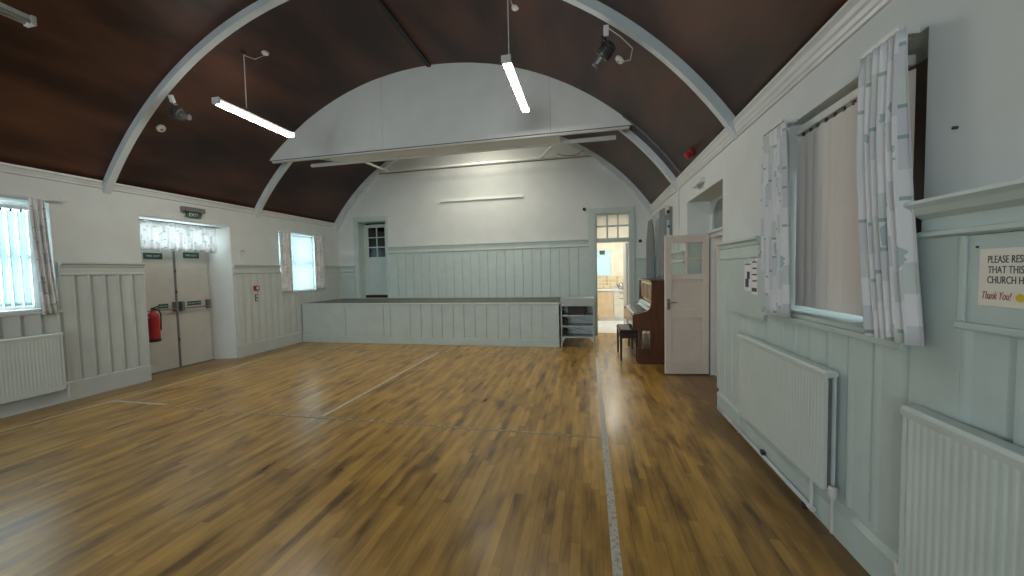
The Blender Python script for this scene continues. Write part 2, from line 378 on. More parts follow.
def text_obj(name, s, size, origin, xdir, mat, parent, align='LEFT', shear=0.0, upd=(0,0,1), sx=1.0):
    cu = bpy.data.curves.new(name, 'FONT'); cu.body = s; cu.size = size; cu.align_x = align; cu.extrude = 0.0006; cu.shear = shear; cu.resolution_u = 3
    tmp = bpy.data.objects.new(name+'_tmp', cu); C.objects.link(tmp)
    bpy.context.view_layer.update()
    me = bpy.data.meshes.new_from_object(tmp.evaluated_get(bpy.context.evaluated_depsgraph_get()))
    bpy.data.objects.remove(tmp); bpy.data.curves.remove(cu)
    x = Vector(xdir).normalized(); u = Vector(upd); z = x.cross(u)
    off = world_loc(parent)
    Mx = Matrix.Translation(Vector(origin)-off) @ Matrix((x, u, z)).transposed().to_4x4()
    me.transform(Matrix.Diagonal((sx,1,1,1))); me.transform(Mx); me.materials.clear(); me.materials.append(MT[mat])
    o = bpy.data.objects.new(name, me); C.objects.link(o); o.parent = parent
    return o

# ------------------------------------------------------------------ floor
mb = MB(); mb.box(XL-TL, XR+TR_, YREAR-0.3, YB+TB+0.01, -0.12, 0.0)
struct('floor', mb, 'floor')

# floor court tapes
def tape(pts, w, label, mat='tape'):
    mb = MB(); (x0,y0),(x1,y1) = pts
    if abs(x0-x1) < 1e-3: mb.box(x0-w/2, x0+w/2, y0, y1, 0.0005, 0.002)
    else: mb.box(x0, x1, y0-w/2, y0+w/2, 0.0005, 0.002)
    o = build('floor_tape', mb, mat); tag(o, label, 'floor tape', 'court marking tapes on the hall floor')
tape([(0.125,-3.0),(0.125,6.28)], 0.05, 'long worn white tape line running towards the kitchen doorway')
tape([(-5.80,-3.0),(-5.80,6.36)], 0.035, 'long white tape line parallel to the left wall')
tape([(-2.785,3.30),(-2.785,6.36)], 0.04, 'white tape line down the middle of the floor up to the stage')
tape([(-5.80,6.385),(0.15,6.385)], 0.035, 'thin white tape line across the floor just before the stage', 'tape_faded')
tape([(-5.78,3.33),(-4.95,3.33)], 0.035, 'short white tape piece branching off the left tape line')
tape([(-4.90,3.27),(0.10,3.27)], 0.035, 'faded white tape line crossing the middle of the open floor', 'tape_faded')

# ------------------------------------------------------------------ walls
WT = 2.95
def wall_x(name, xin, xout, openings, y0, y1):
    """wall perpendicular to x with rectangular openings (ya,yb,za,zb)"""
    mb = MB(); cur = y0
    for (ya, yb, za, zb) in sorted(openings):
        mb.box(xin, xout, cur, ya, -0.1, WT)
        if za > 0: mb.box(xin, xout, ya, yb, -0.1, za)
        mb.box(xin, xout, ya, yb, zb, WT)
        cur = yb
    mb.box(xin, xout, cur, y1, -0.1, WT)
    return mb
DL0, DL1, DLZ = 4.12, 5.50, 2.43             # left door recess at the wall plane
ops = [(a, b, WZ0, WZ1+0.03) for a, b in WIN_L] + [(DL0, DL1, 0, DLZ)]
mb = wall_x('wall_left', XL, XL-TL, ops, YREAR, YB+TB)
mb.prism([(XL, DL1), (XL-TL, DL1), (XL-TL, 5.35)], 'z', -0.1, DLZ)        # splayed reveal
wl = struct('wall_left', mb, 'white')
DR0, DR1, DRZ = 4.13, 5.50, 2.40
ops = [(a, b, WZ0, WZ1+0.03) for a, b in WIN_R]
ops[1] = (1.83, 2.87, 1.165, 2.45)
mb = MB(); cur = YREAR
for (ya, yb, za, zb) in sorted(ops[:2]):
    mb.box(XR, XR+TR_, cur, ya, -0.1, WT); mb.box(XR, XR+TR_, ya, yb, -0.1, za); mb.box(XR, XR+TR_, ya, yb, zb, WT); cur = yb
mb.box(XR, XR+TR_, cur, DR0, -0.1, WT)
mb.box(XR, XR+TR_, DR0, DR1, DRZ, WT)
mb.box(XR, XR+TR_, DR1, 6.56, -0.1, WT)
mb.box(XR, XR+TR_, 6.56, 7.85, -0.1, WZ0); mb.box(XR, XR+TR_, 6.56, 7.85, WZ1+0.03, WT)
mb.box(XR, XR+TR_, 7.85, YB+TB, -0.1, WT)
wr = struct('wall_right', mb, 'white')
# back wall with stage door and kitchen door openings, and arched top
SD0, SD1, SDZ = -5.82, -5.02, 2.86
KD0, KD1, KDZ = 0.17, 0.905, 2.74
mb = MB()
mb.box(XL, SD0, YB, YB+TB, -0.1, WT); mb.box(SD0, SD1, YB, YB+TB, -0.1, 0.877); mb.box(SD0, SD1, YB, YB+TB, SDZ, WT)
mb.box(SD1, KD0, YB, YB+TB, -0.1, WT); mb.box(KD0, KD1, YB, YB+TB, KDZ, WT); mb.box(KD1, XR, YB, YB+TB, -0.1, WT)
arc = []
xa = VCX - math.sqrt(VR**2-(WT-VCZ)**2); xb = VCX + math.sqrt(VR**2-(WT-VCZ)**2)
a0 = math.atan2(WT-VCZ, xb-VCX); a1 = PI - a0
poly = [(VCX+(VR+0.03)*math.cos(a0+(a1-a0)*i/48), VCZ+(VR+0.03)*math.sin(a0+(a1-a0)*i/48)) for i in range(49)]
poly[0] = (poly[0][0], WT-0.002); poly[-1] = (poly[-1][0], WT-0.002)
mb.prism(poly, 'y', YB, YB+TB)
struct('wall_back', mb, 'white')
# rear wall behind the camera
mb = MB(); cur = XL-TL
for (a, b) in FILL_REAR:
    mb.box(cur, a, YREAR-0.3, YREAR, -0.1, WT); mb.box(a, b, YREAR-0.3, YREAR, -0.1, 1.0); mb.box(a, b, YREAR-0.3, YREAR, 2.7, WT); cur = b
mb.box(cur, XR+TR_, YREAR-0.3, YREAR, -0.1, WT)
mb.prism(poly, 'y', YREAR-0.3, YREAR)
struct('wall_rear', mb, 'white')

# ------------------------------------------------------------------ vaulted ceiling
A0 = math.atan2(ZS-VCZ, XR-VCX)
mb = MB(); N = 72
inner = [(VCX+VR*math.cos(A0+(PI-2*A0)*i/N), VCZ+VR*math.sin(A0+(PI-2*A0)*i/N)) for i in range(N+1)]
outer = [(VCX+(VR+0.1)*math.cos(A0+(PI-2*A0)*i/N), VCZ+(VR+0.1)*math.sin(A0+(PI-2*A0)*i/N)) for i in range(N+1)]
vs_ = []; fs = []
for y in (YREAR-0.3, YB+TB):
    vs_ += [(p[0], y, p[1]) for p in inner]; vs_ += [(p[0], y, p[1]) for p in outer]
K = N+1
for i in range(N):
    fs += [(i, i+1, 2*K+i+1, 2*K+i), (K+i, 3*K+i, 3*K+i+1, K+i+1), (i, K+i, K+i+1, i+1), (2*K+i, 2*K+i+1, 3*K+i+1, 3*K+i)]
fs += [(0, 2*K, 3*K, K), (N, K+N, 3*K+N, 2*K+N)]
mb.add(vs_, fs)
ceil = struct('ceiling', mb, 'ceiling', smooth=False)
for p in ceil.data.polygons: p.use_smooth = True
def arch_bar(y0, y1, r_out, r_in, aa, ab, n=64):
    m = MB()
    vs_ = []; fs = []
    for i in range(n+1):
        t = aa + (ab-aa)*i/n
        for (y, r) in ((y0, r_out), (y1, r_out), (y1, r_in), (y0, r_in)):
            vs_.append((VCX+r*math.cos(t), y, VCZ+r*math.sin(t)))
    for i in range(n):
        for k in range(4): fs.append((i*4+k, i*4+(k+1)%4, (i+1)*4+(k+1)%4, (i+1)*4+k))
    fs += [(0,1,2,3), (n*4+3, n*4+2, n*4+1, n*4)]
    return m.add(vs_, fs)
for y0, y1, d in ((-3.15,-3.07,0.085), (-0.86,-0.78,0.085), (1.44,1.52,0.085), (3.74,3.82,0.085), (6.02,6.11,0.085), (8.32,8.435,0.10)):
    build('roof_rib', arch_bar(y0, y1, VR+0.02, VR-d, A0-0.028, PI-A0+0.028), 'rib', ceil)
mb = MB(); mb.box(VCX-0.035, VCX+0.035, YREAR, 5.78, VCZ+VR-0.03, VCZ+VR+0.02)
build('ridge_strip', mb, 'black', ceil)
mb = arch_bar(5.735, 5.76, VR+0.01, VR-0.025, A0, A0+0.16)
build('ceiling_joint_strip', arch_bar(5.70, 5.73, VR+0.01, VR-0.02, A0, A0+0.27, 16), 'grey_metal', ceil)

# cornices along both side walls (stepped moulding profile, x measured off the wall)
prof = [(0,2.835),(0.052,2.835),(0.052,2.815),(0.044,2.805),(0.036,2.79),(0.034,2.76),(0.026,2.745),(0.024,2.715),(0.017,2.705),(0.015,2.685),(0,2.68)]
def along(name, prof, side, y0, y1, mat, parent=None):
    p = [((XL-0.002+u, z) if side == 'L' else (XR+0.002-u, z)) for u, z in prof]
    m = MB(); m.prism(p, 'y', y0, y1); return m
trim_n = [0]
def trim(mb, mat='gloss_white', bevel=0.0):
    trim_n[0] += 1
    return struct('trim_%d' % trim_n[0], mb, mat, bevel=bevel)
trim(along('c', [(0,2.835),(0.045,2.835),(0.045,2.81),(0.032,2.80),(0.020,2.76),(0.018,2.735),(0,2.73)], 'L', YREAR, YB, 0)); trim(along('c', prof, 'R', YREAR, YB, 0))

# ------------------------------------------------------------------ dado panelling
def panelling(side, segs, mat, parent, pitch=0.155, depth=0.036, base=0.012):
    """board-and-batten relief: bevelled raised battens over recessed boards. segs (y0,y1,z0,z1)"""
    m = MB()
    for (y0, y1, z0, z1) in segs:
        n = max(1, round((y1-y0)/pitch)); p = (y1-y0)/n
        pts = [(0, y0)]
        for i in range(n):
            a = y0 + i*p
            pts += [(base, a+p*0.02), (base, a+p*0.08), (base+depth*0.45, a+p*0.24), (base+depth*0.62, a+p*0.45), (base+depth*0.80, a+p*0.78), (base+depth, a+p*0.90), (base+depth, a+p*0.985)]
        pts += [(base, y1), (0, y1)]
        q = [((XL-0.002+u, y) if side == 'L' else (XR+0.002-u, y)) for u, y in pts]
        m.prism(q, 'z', z0, z1)
    return trim(m, mat)
DZ = 1.57
sk = 0.235
Lsegs = []
for a, b in ((YREAR, -1.9), (-0.6, 1.93), (3.22, 4.12), (5.50, 6.56), (7.85, 8.44)): Lsegs.append((a, b, sk, DZ))
for a, b in WIN_L: Lsegs.append((a, b, sk, WZ0-0.03))
panelling('L', Lsegs, 'cream_boards', wl)
rail = [(0,1.735),(0.075,1.735),(0.075,1.715),(0.055,1.70),(0.05,1.675),(0.04,1.665),(0.04,1.60),(0.052,1.59),(0.052,1.572),(0.038,1.565),(0,1.565)]
m = MB()
for a, b in ((YREAR, -1.9), (-0.6, 1.93), (3.25, 4.12), (5.50, 6.53), (7.88, 8.44)):
    m.prism([(XL-0.002+u, z) for u, z in rail], 'y', a, b)
trim(m, 'cream_boards')
m = MB()
skp = [(0,0),(0.045,0),(0.045,0.225),(0.035,0.24),(0,0.24)]
for a, b in ((YREAR, 4.12), (5.50, 7.05)): m.prism([(XL-0.002+u, z) for u, z in skp], 'y', a, b)
struct('baseboard_left', m, 'cream_boards')

Rsegs = [(YREAR, -1.6, sk, DZ), (-0.4, 0.9, sk, DZ), (0.9, 1.605, sk, 1.27), (1.83, 2.87, sk, 1.14), (2.87, 4.13, sk, DZ), (-1.6, -0.4, sk, WZ0-0.03),
         (5.50, 6.56, sk, DZ), (6.56, 7.85, sk, WZ0-0.03), (7.85, 8.44, sk, DZ)]
panelling('R', Rsegs, 'mint', wr, pitch=0.175, depth=0.036)
m = MB()
for a, b in ((YREAR, -1.6), (-0.4, 0.39), (3.20, 4.08), (5.53, 6.53), (7.88, 8.44)):
    m.prism([(XR+0.002-u, z) for u, z in rail], 'y', a, b)
trim(m, 'mint')
m = MB(); m.box(XR+0.002, XR-0.045, 1.605, 1.815, 0.235, 1.60)             # flat pilaster board beside the window
trim(m, 'mint', 0.003)
m = MB(); big = [(0,1.738),(0.115,1.738),(0.118,1.725),(0.10,1.71),(0.085,1.685),(0.062,1.672),(0.055,1.667),(0.055,1.622),(0.072,1.616),(0.075,1.600),(0.055,1.592),(0,1.592)]
m.prism([(XR+0.002-u, z) for u, z in big], 'y', 0.4, 1.765)
trim(m, 'mint')
m = MB()
skr = [(0,0),(0.045,0),(0.045,0.15),(0.05,0.16),(0.05,0.175),(0.03,0.20),(0.028,0.24),(0,0.24)]
for a, b in ((YREAR, 4.13), (5.50, 8.44)): m.prism([(XR+0.002-u, z) for u, z in skr], 'y', a, b)
struct('baseboard_right', m, 'mint')

# back wall: grooved boards, rail
def groove_boards(x0, x1, z0, z1, yface, pitch, t=0.018, g=0.006):
    pts = [(x0, yface), (x1, yface)]
    n = max(1, round((x1-x0)/pitch)); p = (x1-x0)/n; front = []
    for i in range(n):
        a = x0+i*p; b = a+p
        front += [(a+g, yface-t), (b-g, yface-t), (b, yface-t+0.012)] if i < n-1 else [(a+g, yface-t), (b, yface-t)]
    m = MB(); m.prism([(x0, yface)] + [(x0, yface-t)] + front + [(x1, yface)], 'z', z0, z1) ; return m
m = groove_boards(SD1+0.10, KD0-0.17, 0.878, 2.02, YB+0.002, 0.215)
wb = bpy.data.objects['wall_back']
trim(m, 'mint')
m = MB()
for (x0, x1, dz) in ((SD1+0.06, KD0-0.172, 0.45),):
    m.prism([(YB+0.002-u, z+dz) for u, z in [(0,1.735),(0.06,1.735),(0.06,1.715),(0.045,1.70),(0.04,1.665),(0.03,1.66),(0.03,1.60),(0.04,1.59),(0.04,1.572),(0.0,1.56)]], 'x', x0, x1)
trim(m, 'mint')
m = MB()
for (x0, x1) in ((XL+0.05, SD0-0.12), (KD1+0.12, XR-0.02)):
    m.prism([(YB+0.002-u, z) for u, z in [(0,1.735),(0.06,1.735),(0.06,1.715),(0.045,1.70),(0.04,1.665),(0.03,1.66),(0.03,1.60),(0.04,1.59),(0.04,1.572),(0.0,1.56)]], 'x', x0, x1)
    m.box(x0, x1, YB+0.002, YB-0.015, 0.235 if x0 > 0 else 0.878, 1.57)
trim(m, 'mint')
m = MB(); m.box(KD1+0.10, XR-0.03, YB+0.002, YB-0.03, 0, 0.235)
struct('baseboard_back', m, 'mint')
# thin diagonal strip modelled in place of a faint shadow line
m = MB(); m.obox((-0.565, YB-0.022, 1.98), (-0.07, YB-0.022, 1.33), 0.012, 0.035, (0,1,0))
o = build('shadow_line_strip', m, 'mint'); tag(o, 'thin slanting pale green strip marking a faint shadow line on the boarded back wall', 'batten')
# long thin shelf batten high on the back wall
m = MB(); m.box(-3.51, -1.46, YB+0.001, YB-0.05, 3.215, 3.235); m.box(-3.51, -1.46, YB+0.001, YB-0.015, 3.235, 3.29)
o = build('picture_batten', m, 'valance_board', bevel=0.003); tag(o, 'long thin pale batten high on the white wall above the stage', 'batten')

# ------------------------------------------------------------------ windows
def sash(name, parent_side, xg, ya, yb, za, zb, cols, rows, mat='gloss_white', t=0.05, bars=0.025, barpos=None):
    root = empty(name, (xg, (ya+yb)/2, za), kind='structure')
    m = MB(); f = 0.055
    m.box(xg-t/2, xg+t/2, ya, ya+f, za, zb); m.box(xg-t/2, xg+t/2, yb-f, yb, za, zb)
    m.box(xg-t/2, xg+t/2, ya+f, yb-f, za, za+f); m.box(xg-t/2, xg+t/2, ya+f, yb-f, zb-f, zb)
    build('window_frame', m, mat, root, bevel=0.004)
    m = MB()
    for i in range(1, cols): y = ya+(yb-ya)*i/cols; m.box(xg-t*0.4, xg+t*0.4, y-bars/2, y+bars/2, za+f, zb-f)
    for j in range(1, rows): z = za+(zb-za)*j/rows; m.box(xg-t*0.45, xg+t*0.45, ya+f, yb-f, z-bars, z+bars)
    build('glazing_bar', m, mat, root)
    m = MB(); m.box(xg-0.003, xg+0.003, ya+f*0.6, yb-f*0.6, za+f*0.6, zb-f*0.6); build('pane', m, 'glass', root)
    return root
XG = XL-0.30
wn = 0
for (a, b) in WIN_L:
    wn += 1
    r = sash('window_%d' % wn, 'L', XG, a, b, WZ0, WZ1+0.03, 2, 2)
    m = MB(); m.box(XG+0.03, XL+0.035, a-0.02 if False else a, b, WZ0-0.005, WZ0+0.022)
    build('window_sill', m, 'gloss_white', r, bevel=0.004)
    m = MB(); m.box(XL-0.001, XL+0.045, a-0.03, b+0.03, WZ0-0.035, WZ0-0.003)
    build('sill_moulding', m, 'cream_boards', r, bevel=0.004)
for (a, b) in WIN_R:
    wn += 1
    main = (a == 1.83); z0, z1 = (1.165, 2.45) if main else (WZ0, WZ1+0.03)
    r = sash('window_%d' % wn, 'R', XR+0.27, a, b, z0, z1, 2, 2, 'brown_wood' if main else 'gloss_white')
    if main:
        m = MB(); m.box(XR+0.20, XR+0.30, a, a+0.50, z0, z1); build('gap_dark_panel', m, 'brown_wood', r, bevel=0.003)  # dark panel added behind the blind to keep the curtain gap dark
    m = MB(); m.box(XR-0.05, XR+0.24, a, b, z0-0.003, z0+0.022)
    build('window_sill', m, 'mint', r, bevel=0.004)
    m = MB(); m.box(XR+0.001, XR-0.065, a-0.0, b+0.33, z0-0.035, z0-0.004)
    build('sill_moulding', m, 'mint', r, bevel=0.004)
# leafy bank added unseen outside the right windows to keep that side dim
m = MB()
for i in range(25):
    for j in range(7):
        cy, cz = -2.6+i*0.5+random.uniform(-.2,.2), 0.3+j*0.45+random.uniform(-.15,.15)
        lathe(m, (3.0+random.uniform(-.15,.25), cy, cz-0.35), (0,0,1), [(0,0.05),(0.12,0.28),(0.35,0.4),(0.58,0.3),(0.72,0.04)], 7)
MT['daylight_blocker'] = noise_mat('dark_blocker_leaves', (0.03,0.06,0.025), rough=0.8, nscale=12)
o = build('daylight_blocker', m, 'daylight_blocker'); tag(o, 'unseen dark leafy bank added outside the right windows to block daylight', 'daylight_blocker')
m = MB(); m.box(XR+TR_+0.01, 4.2, -5, 6.2, -0.2, -0.1)
MT['path'] = noise_mat('grey_path_gravel', (0.2,0.2,0.19), rough=0.9, nscale=30); struct('ground', m, 'path')

# vertical blinds
def vertical_blind(name, x, ya, yb, za, zb, pitch, width, angle, mat, label, group=None, thick=0.0012):
    root = empty(name, (x, (ya+yb)/2, za), label, 'blind', group)
    m = MB(); m.box(x-0.02, x+0.02, ya, yb, zb, zb+0.045); build('headrail', m, 'white_plastic', root, bevel=0.003)
    m = MB(); mh = MB(); mw = MB(); n = int((yb-ya)/pitch)
    for i in range(n):
        y = ya+pitch*(i+0.5); an = angle + random.choice((-0.16, -0.05, 0.08, 0.16)); zt = zb-0.02
        c, s_ = math.cos(an)*width/2, math.sin(an)*width/2
        # slightly bowed vane
        P = [(x-s_, y-c), (x-s_*0.3-0.004, y-c*0.3), (x+s_*0.3-0.004, y+c*0.3), (x+s_, y+c)]
        Q = [(px+thick, py) for px, py in reversed(P)]
        m.prism(P+Q, 'z', za+0.03+random.uniform(0,0.004), zt)
        mw.prism([(px-0.001, py) for px, py in P]+[(px+0.001, py) for px, py in Q], 'z', za+0.018, za+0.055)
        mh.box(x-0.004, x+0.004, y-0.01, y+0.01, zt-0.004, zb+0.004)
    build('slat', m, mat, root); build('slat_hook', mh, 'black', root); build('slat_weight', mw, mat, root)
    return root
vertical_blind('vertical_blind', XR+0.055, 1.99, 2.862, 1.205, 2.375, 0.078, 0.102, -0.20, 'slat', 'closed beige vertical blind in the large window on the right wall')
vertical_blind('vertical_blind', XL-0.22, 1.96, 3.20, 1.19, 2.36, 0.078, 0.085, -0.35, 'white_slat', 'glowing white vertical blind in the left window nearest the camera')
0 and vertical_blind('vertical_blind', XL-0.22, -1.88, -0.62, 1.19, 2.36, 0.078, 0.085, -0.35, 'white_slat', 'white vertical blind in the left window beyond the frame edge')
def net(name, x, ya, yb, za, zb, label):
    m = MB(); n = 60; P = []
    for i in range(n+1): P.append((x+0.006*math.sin(i*1.9), ya+(yb-ya)*i/n))
    Q = [(px+0.0015, py) for px, py in reversed(P)]
    m.prism(P+Q, 'z', za, zb); o = build(name, m, 'net'); tag(o, label, 'net curtain'); return o
net('net_curtain', XL-0.24, 6.60, 7.81, 1.20, 2.40, 'plain white net hanging behind glass of the left window by the stage')
net('net_curtain', XR+0.22, 6.60, 7.81, 1.20, 2.40, 'plain white net in the right wall window above the piano')
# blocked daylight on the right far window side: the added leafy bank does it

# ------------------------------------------------------------------ curtains
def curtain(name, label, x, top, bot, z0, z1, folds, amp, mat='curtain', axis='y', group='printed curtains at the windows', bend=1.0, xoff_bot=0.0, heading=True, cloth=1.8):
    """pleated cloth hanging parallel to a wall; top=(a,b), bot=(a,b) horizontal extents"""
    nu, nv = folds*14, 22
    vs_ = []; uvs = []; fs = []
    rnd = [random.uniform(0.6, 1.3) for _ in range(folds+2)]; ph = [random.uniform(-0.4, 0.4) for _ in range(folds+2)]
    for j in range(nv+1):
        v = j/nv; z = z0+(z1-z0)*v; w = 1-v
        ww = w**bend
        a = top[0]+(bot[0]-top[0])*ww; b = top[1]+(bot[1]-top[1])*ww
        am = amp*(0.45+0.55*min(1, w*3.0))
        for i in range(nu+1):
            u = i/nu; k = u*folds; ki = int(min(k, folds-0.001))
            r = rnd[ki]*(1-(k-ki))+rnd[ki+1]*(k-ki)
            d = am*r*math.sin(2*PI*k + ph[ki]*w) + am*0.25*math.sin(2*PI*k*2.3+1+w*1.5)
            t = a+(b-a)*(u+0.012*math.sin(4*PI*k))
            xx = x + d + xoff_bot*w
            vs_.append((xx, t, z) if axis == 'y' else (t, xx, z)); uvs.append((u*abs(top[1]-top[0])*cloth, z))
    for j in range(nv):
        for i in range(nu):
            q = j*(nu+1)+i; fs.append((q, q+1, q+nu+2, q+nu+1))
    m = MB(); m.add(vs_, fs)
    root = empty(name, ((x, (bot[0]+bot[1])/2, z0) if axis == 'y' else ((bot[0]+bot[1])/2, x, z0)), label, 'curtain', group)
    o = build('drape', m, mat, root, smooth=True, uvs=uvs)
    so = o.modifiers.new('cloth_thickness', 'SOLIDIFY'); so.thickness = 0.003; so.offset = 0
    if False:
        h = MB()
        for i in range(folds*2+1):
            t = top[0]+(top[1]-top[0])*(i+0.5)/(folds*2+1)
            c = (x, t, z1) if axis == 'y' else (t, x, z1)
            h.box(c[0]-0.004, c[0]+0.004, c[1]-0.004, c[1]+0.004, c[2]-0.02, c[2]+0.012)
        build('heading_hook', h, 'white_plastic', root)
    return root
def rail_pole(label, x, xw, ya, yb, z):
    root = empty('curtain_rail', (x, (ya+yb)/2, z), label, 'curtain rail', 'curtain rails over the windows')
    m = MB(); m.box(x-0.008, x+0.008, ya, yb, z, z+0.022); build('track', m, 'white_plastic', root, bevel=0.002)
    m = MB()
    for y in (ya+0.06, (ya+yb)/2, yb-0.06): m.box(min(x, xw), max(x, xw), y-0.01, y+0.01, z+0.008, z+0.03)
    build('bracket', m, 'white_plastic', root)
# large right window
curtain('curtain', 'white curtain with teal print at the near side of the large right window', XR-0.105, (1.79, 2.03), (1.685, 1.93), 1.175, 2.44, 6, 0.024, bend=1.6, xoff_bot=0.0, cloth=2.6)
curtain('curtain', 'white curtain with teal print between the notice board and the large blind', XR-0.10, (2.71, 3.00), (2.65, 2.95), 1.165, 2.43, 6, 0.022, cloth=2.2)
rail_pole('short white curtain rail above the near curtain of the large right window', XR-0.10, XR, 1.82, 2.03, 2.442)
rail_pole('short white curtain rail above the curtain beside the notice board', XR-0.10, XR, 2.73, 3.01, 2.435)
# left windows
curtain('curtain', 'grey printed curtain at the far side of the left window nearest the camera', XL+0.05, (3.03, 3.16), (3.07, 3.215), 1.10, 2.47, 3, 0.020, bend=1.6)
rail_pole('white curtain rail over the left window nearest the camera', XL+0.05, XL, 1.90, 3.36, 2.482)
curtain('curtain', 'grey printed curtain at the door side of the left window by the stage', XL+0.06, (6.53, 6.83), (6.52, 6.82), 1.15, 2.44, 3, 0.025)
curtain('curtain', 'grey printed curtain at the stage side of the left window by the stage', XL+0.06, (7.52, 7.84), (7.50, 7.82), 1.17, 2.44, 3, 0.025)
rail_pole('white curtain rail over the left window beside the stage', XL+0.06, XL, 6.58, 7.95, 2.452)
curtain('curtain', 'grey curtain hanging above the piano, near side of its window', XR-0.10, (6.52, 6.82), (6.52, 6.84), 1.34, 2.50, 4, 0.035, 'grey_cloth', group='grey curtains over the piano window')
curtain('curtain', 'grey curtain in the corner by the kitchen doorway, far side of its window', XR-0.12, (7.62, 7.92), (7.60, 7.95), 1.12, 2.46, 4, 0.045, 'grey_cloth', group='grey curtains over the piano window')
rail_pole('curtain rail over the window above the piano', XR-0.10, XR, 6.48, 7.98, 2.512)

# ------------------------------------------------------------------ left fire doors (recess)
XD = XL-0.36
d1 = empty('door_1', (XD, 4.80, 0), kind='structure')
yA, yM, yB = 4.215, 4.800, 5.36
m = MB(); m.box(XD-0.04, XD+0.02, DL0-0.0, DL0+0.03, 0, 1.99); m.box(XD-0.04, XD+0.02, 5.335, 5.352, 0, 1.99); m.box(XD-0.04, XD+0.025, DL0, 5.40, 1.97, 2.03)
build('door_frame', m, 'doorpaint', d1, bevel=0.003)
for (a, b) in ((DL0+0.03, yM-0.004), (yM+0.004, 5.335)):
    m = MB(); m.box(XD-0.035, XD+0.008, a, b, 0.012, 1.965); build('door_leaf', m, 'doorpaint', d1, bevel=0.003)
m = MB(); m.box(XD+0.008, XD+0.02, yM-0.018, yM+0.010, 0.012, 1.965); build('meeting_stile', m, 'grey_metal', d1)
m = MB(); m.box(XD+0.004, XD+0.06, DL0+0.03, 5.335, 0.0, 0.012); build('threshold', m, 'grey_metal', d1)
for (a, b, h) in ((4.22, yM-0.05, 0), (yM+0.045, 5.28, 1)):
    m = MB(); m.tube([(XD+0.075, a, 1.00), (XD+0.075, b, 1.00)], 0.012, 8); bar = build('push_bar', m, 'grey_metal', d1)
    for y in (a, b):
        m = MB(); m.box(XD+0.008, XD+0.09, y-0.022, y+0.022, 0.955, 1.115); build('bar_housing', m, 'grey_metal', d1, bevel=0.006)
m = MB()
for z in (0.45, 1.25, 1.6): m.box(XD+0.02, XD+0.03, yM-0.012, yM+0.006, z, z+0.05)
build('door_bolt', m, 'dark_metal', d1)
# transom light over the doors
tr = empty('window_%d' % 7, (XD, 4.8, 2.03), kind='structure')
m = MB(); m.box(XD-0.03, XD+0.02, DL0, DL0+0.05, 2.03, 2.36); m.box(XD-0.03, XD+0.02, 5.30, 5.36, 2.03, 2.36); m.box(XD-0.03, XD+0.02, DL0, 5.36, 2.36-0.05, 2.36)
m.box(XD-0.03, XD+0.02, 4.775, 4.80, 2.03, 2.36)
build('window_frame', m, 'doorpaint', tr)
m = MB(); m.box(XD-0.01, XD-0.004, DL0+0.05, 5.30, 2.03, 2.36-0.05); build('pane', m, 'glass', tr)
m = MB(); m.box(XL-TL, XL-TL+0.06, DL0-0.02, 5.40, 2.36, DLZ+0.02); build('lintel', m, 'white', tr)
area_light('transom_portal', (XL-TL-0.05, 4.79, 2.22), (1,0,0), 1.1, 0.36, 1, portal=True)
rt = empty('valance_curtain', (XL-0.10, 4.8, 1.95), 'short backlit printed curtain across the top of the left double doors', 'curtain')
nu, nv = 150, 8; vs_=[]; uvs=[]; fs=[]
for j in range(nv+1):
    v = j/nv; z = 1.945+(2.385-1.945)*v
    for i in range(nu+1):
        u = i/nu; y = 4.15+1.20*u
        vs_.append((XL-0.13+0.016*math.sin(u*2*PI*10+0.7*math.sin(u*17))*(1.2-0.6*v), y, z+0.004*math.sin(u*40))); uvs.append((u*2.2, z))
for j in range(nv):
    for i in range(nu): q=j*(nu+1)+i; fs.append((q,q+1,q+nu+2,q+nu+1))
m = MB(); m.add(vs_, fs); o = build('drape', m, 'thin_curtain', rt, smooth=True, uvs=uvs)
so = o.modifiers.new('cloth_thickness','SOLIDIFY'); so.thickness = 0.002; so.offset = 0
m = MB(); m.tube([(XL-0.13, DL0+0.002, 2.395), (XL-0.13, 5.44, 2.395)], 0.011, 10); build('curtain_rod', m, 'chrome', rt)

def wall_sign(name, label, x, yc, zc, w, h, txt, ts, parent=None, arrow=True):
    root = empty(name, (x, yc, zc), label, 'sign', 'green safety signs on the left double doors')
    m = MB(); m.box(x, x+0.004, yc-w/2, yc+w/2, zc-h/2, zc+h/2); build('sign_plate', m, 'green', root, bevel=0.001)
    if txt: text_obj('sign_text', txt, ts, (x+0.0045, yc, zc-ts*0.35), (0,1,0), 'white_plastic', root, 'CENTER')
    m = MB(); yo = yc-w/2+0.012
    for (p, q) in (((0,-.35),(0,.35)),((0,-.35),(1,-.35)),((0,.35),(1,.35)),((1,-.35),(1,.35))):
        m.obox((x+0.0046, yc-w/2+0.008+(w-0.016)*p[0], zc+h*p[1]*1.1), (x+0.0046, yc-w/2+0.008+(w-0.016)*q[0], zc+h*q[1]*1.1), 0.0012, 0.004, (1,0,0)) if False else None
    return root
wall_sign('safety_sign', 'green sign near the top of the left door leaf under the short curtain', XD+0.0085, 4.50, 1.865, 0.26, 0.10, 'FIRE EXIT', 0.045)
wall_sign('safety_sign', 'green sign near the top of the right door leaf under the short curtain', XD+0.0085, 5.07, 1.895, 0.26, 0.10, 'FIRE EXIT', 0.045)
wall_sign('safety_sign', 'small green sign just above the push bar beside the extinguisher', XD+0.0085, 4.60, 1.055, 0.14, 0.075, 'PUSH BAR', 0.026)
wall_sign('safety_sign', 'green sign just above the push bar of the right door leaf', XD+0.0085, 5.075, 1.065, 0.23, 0.075, 'PUSH BAR TO OPEN', 0.024)
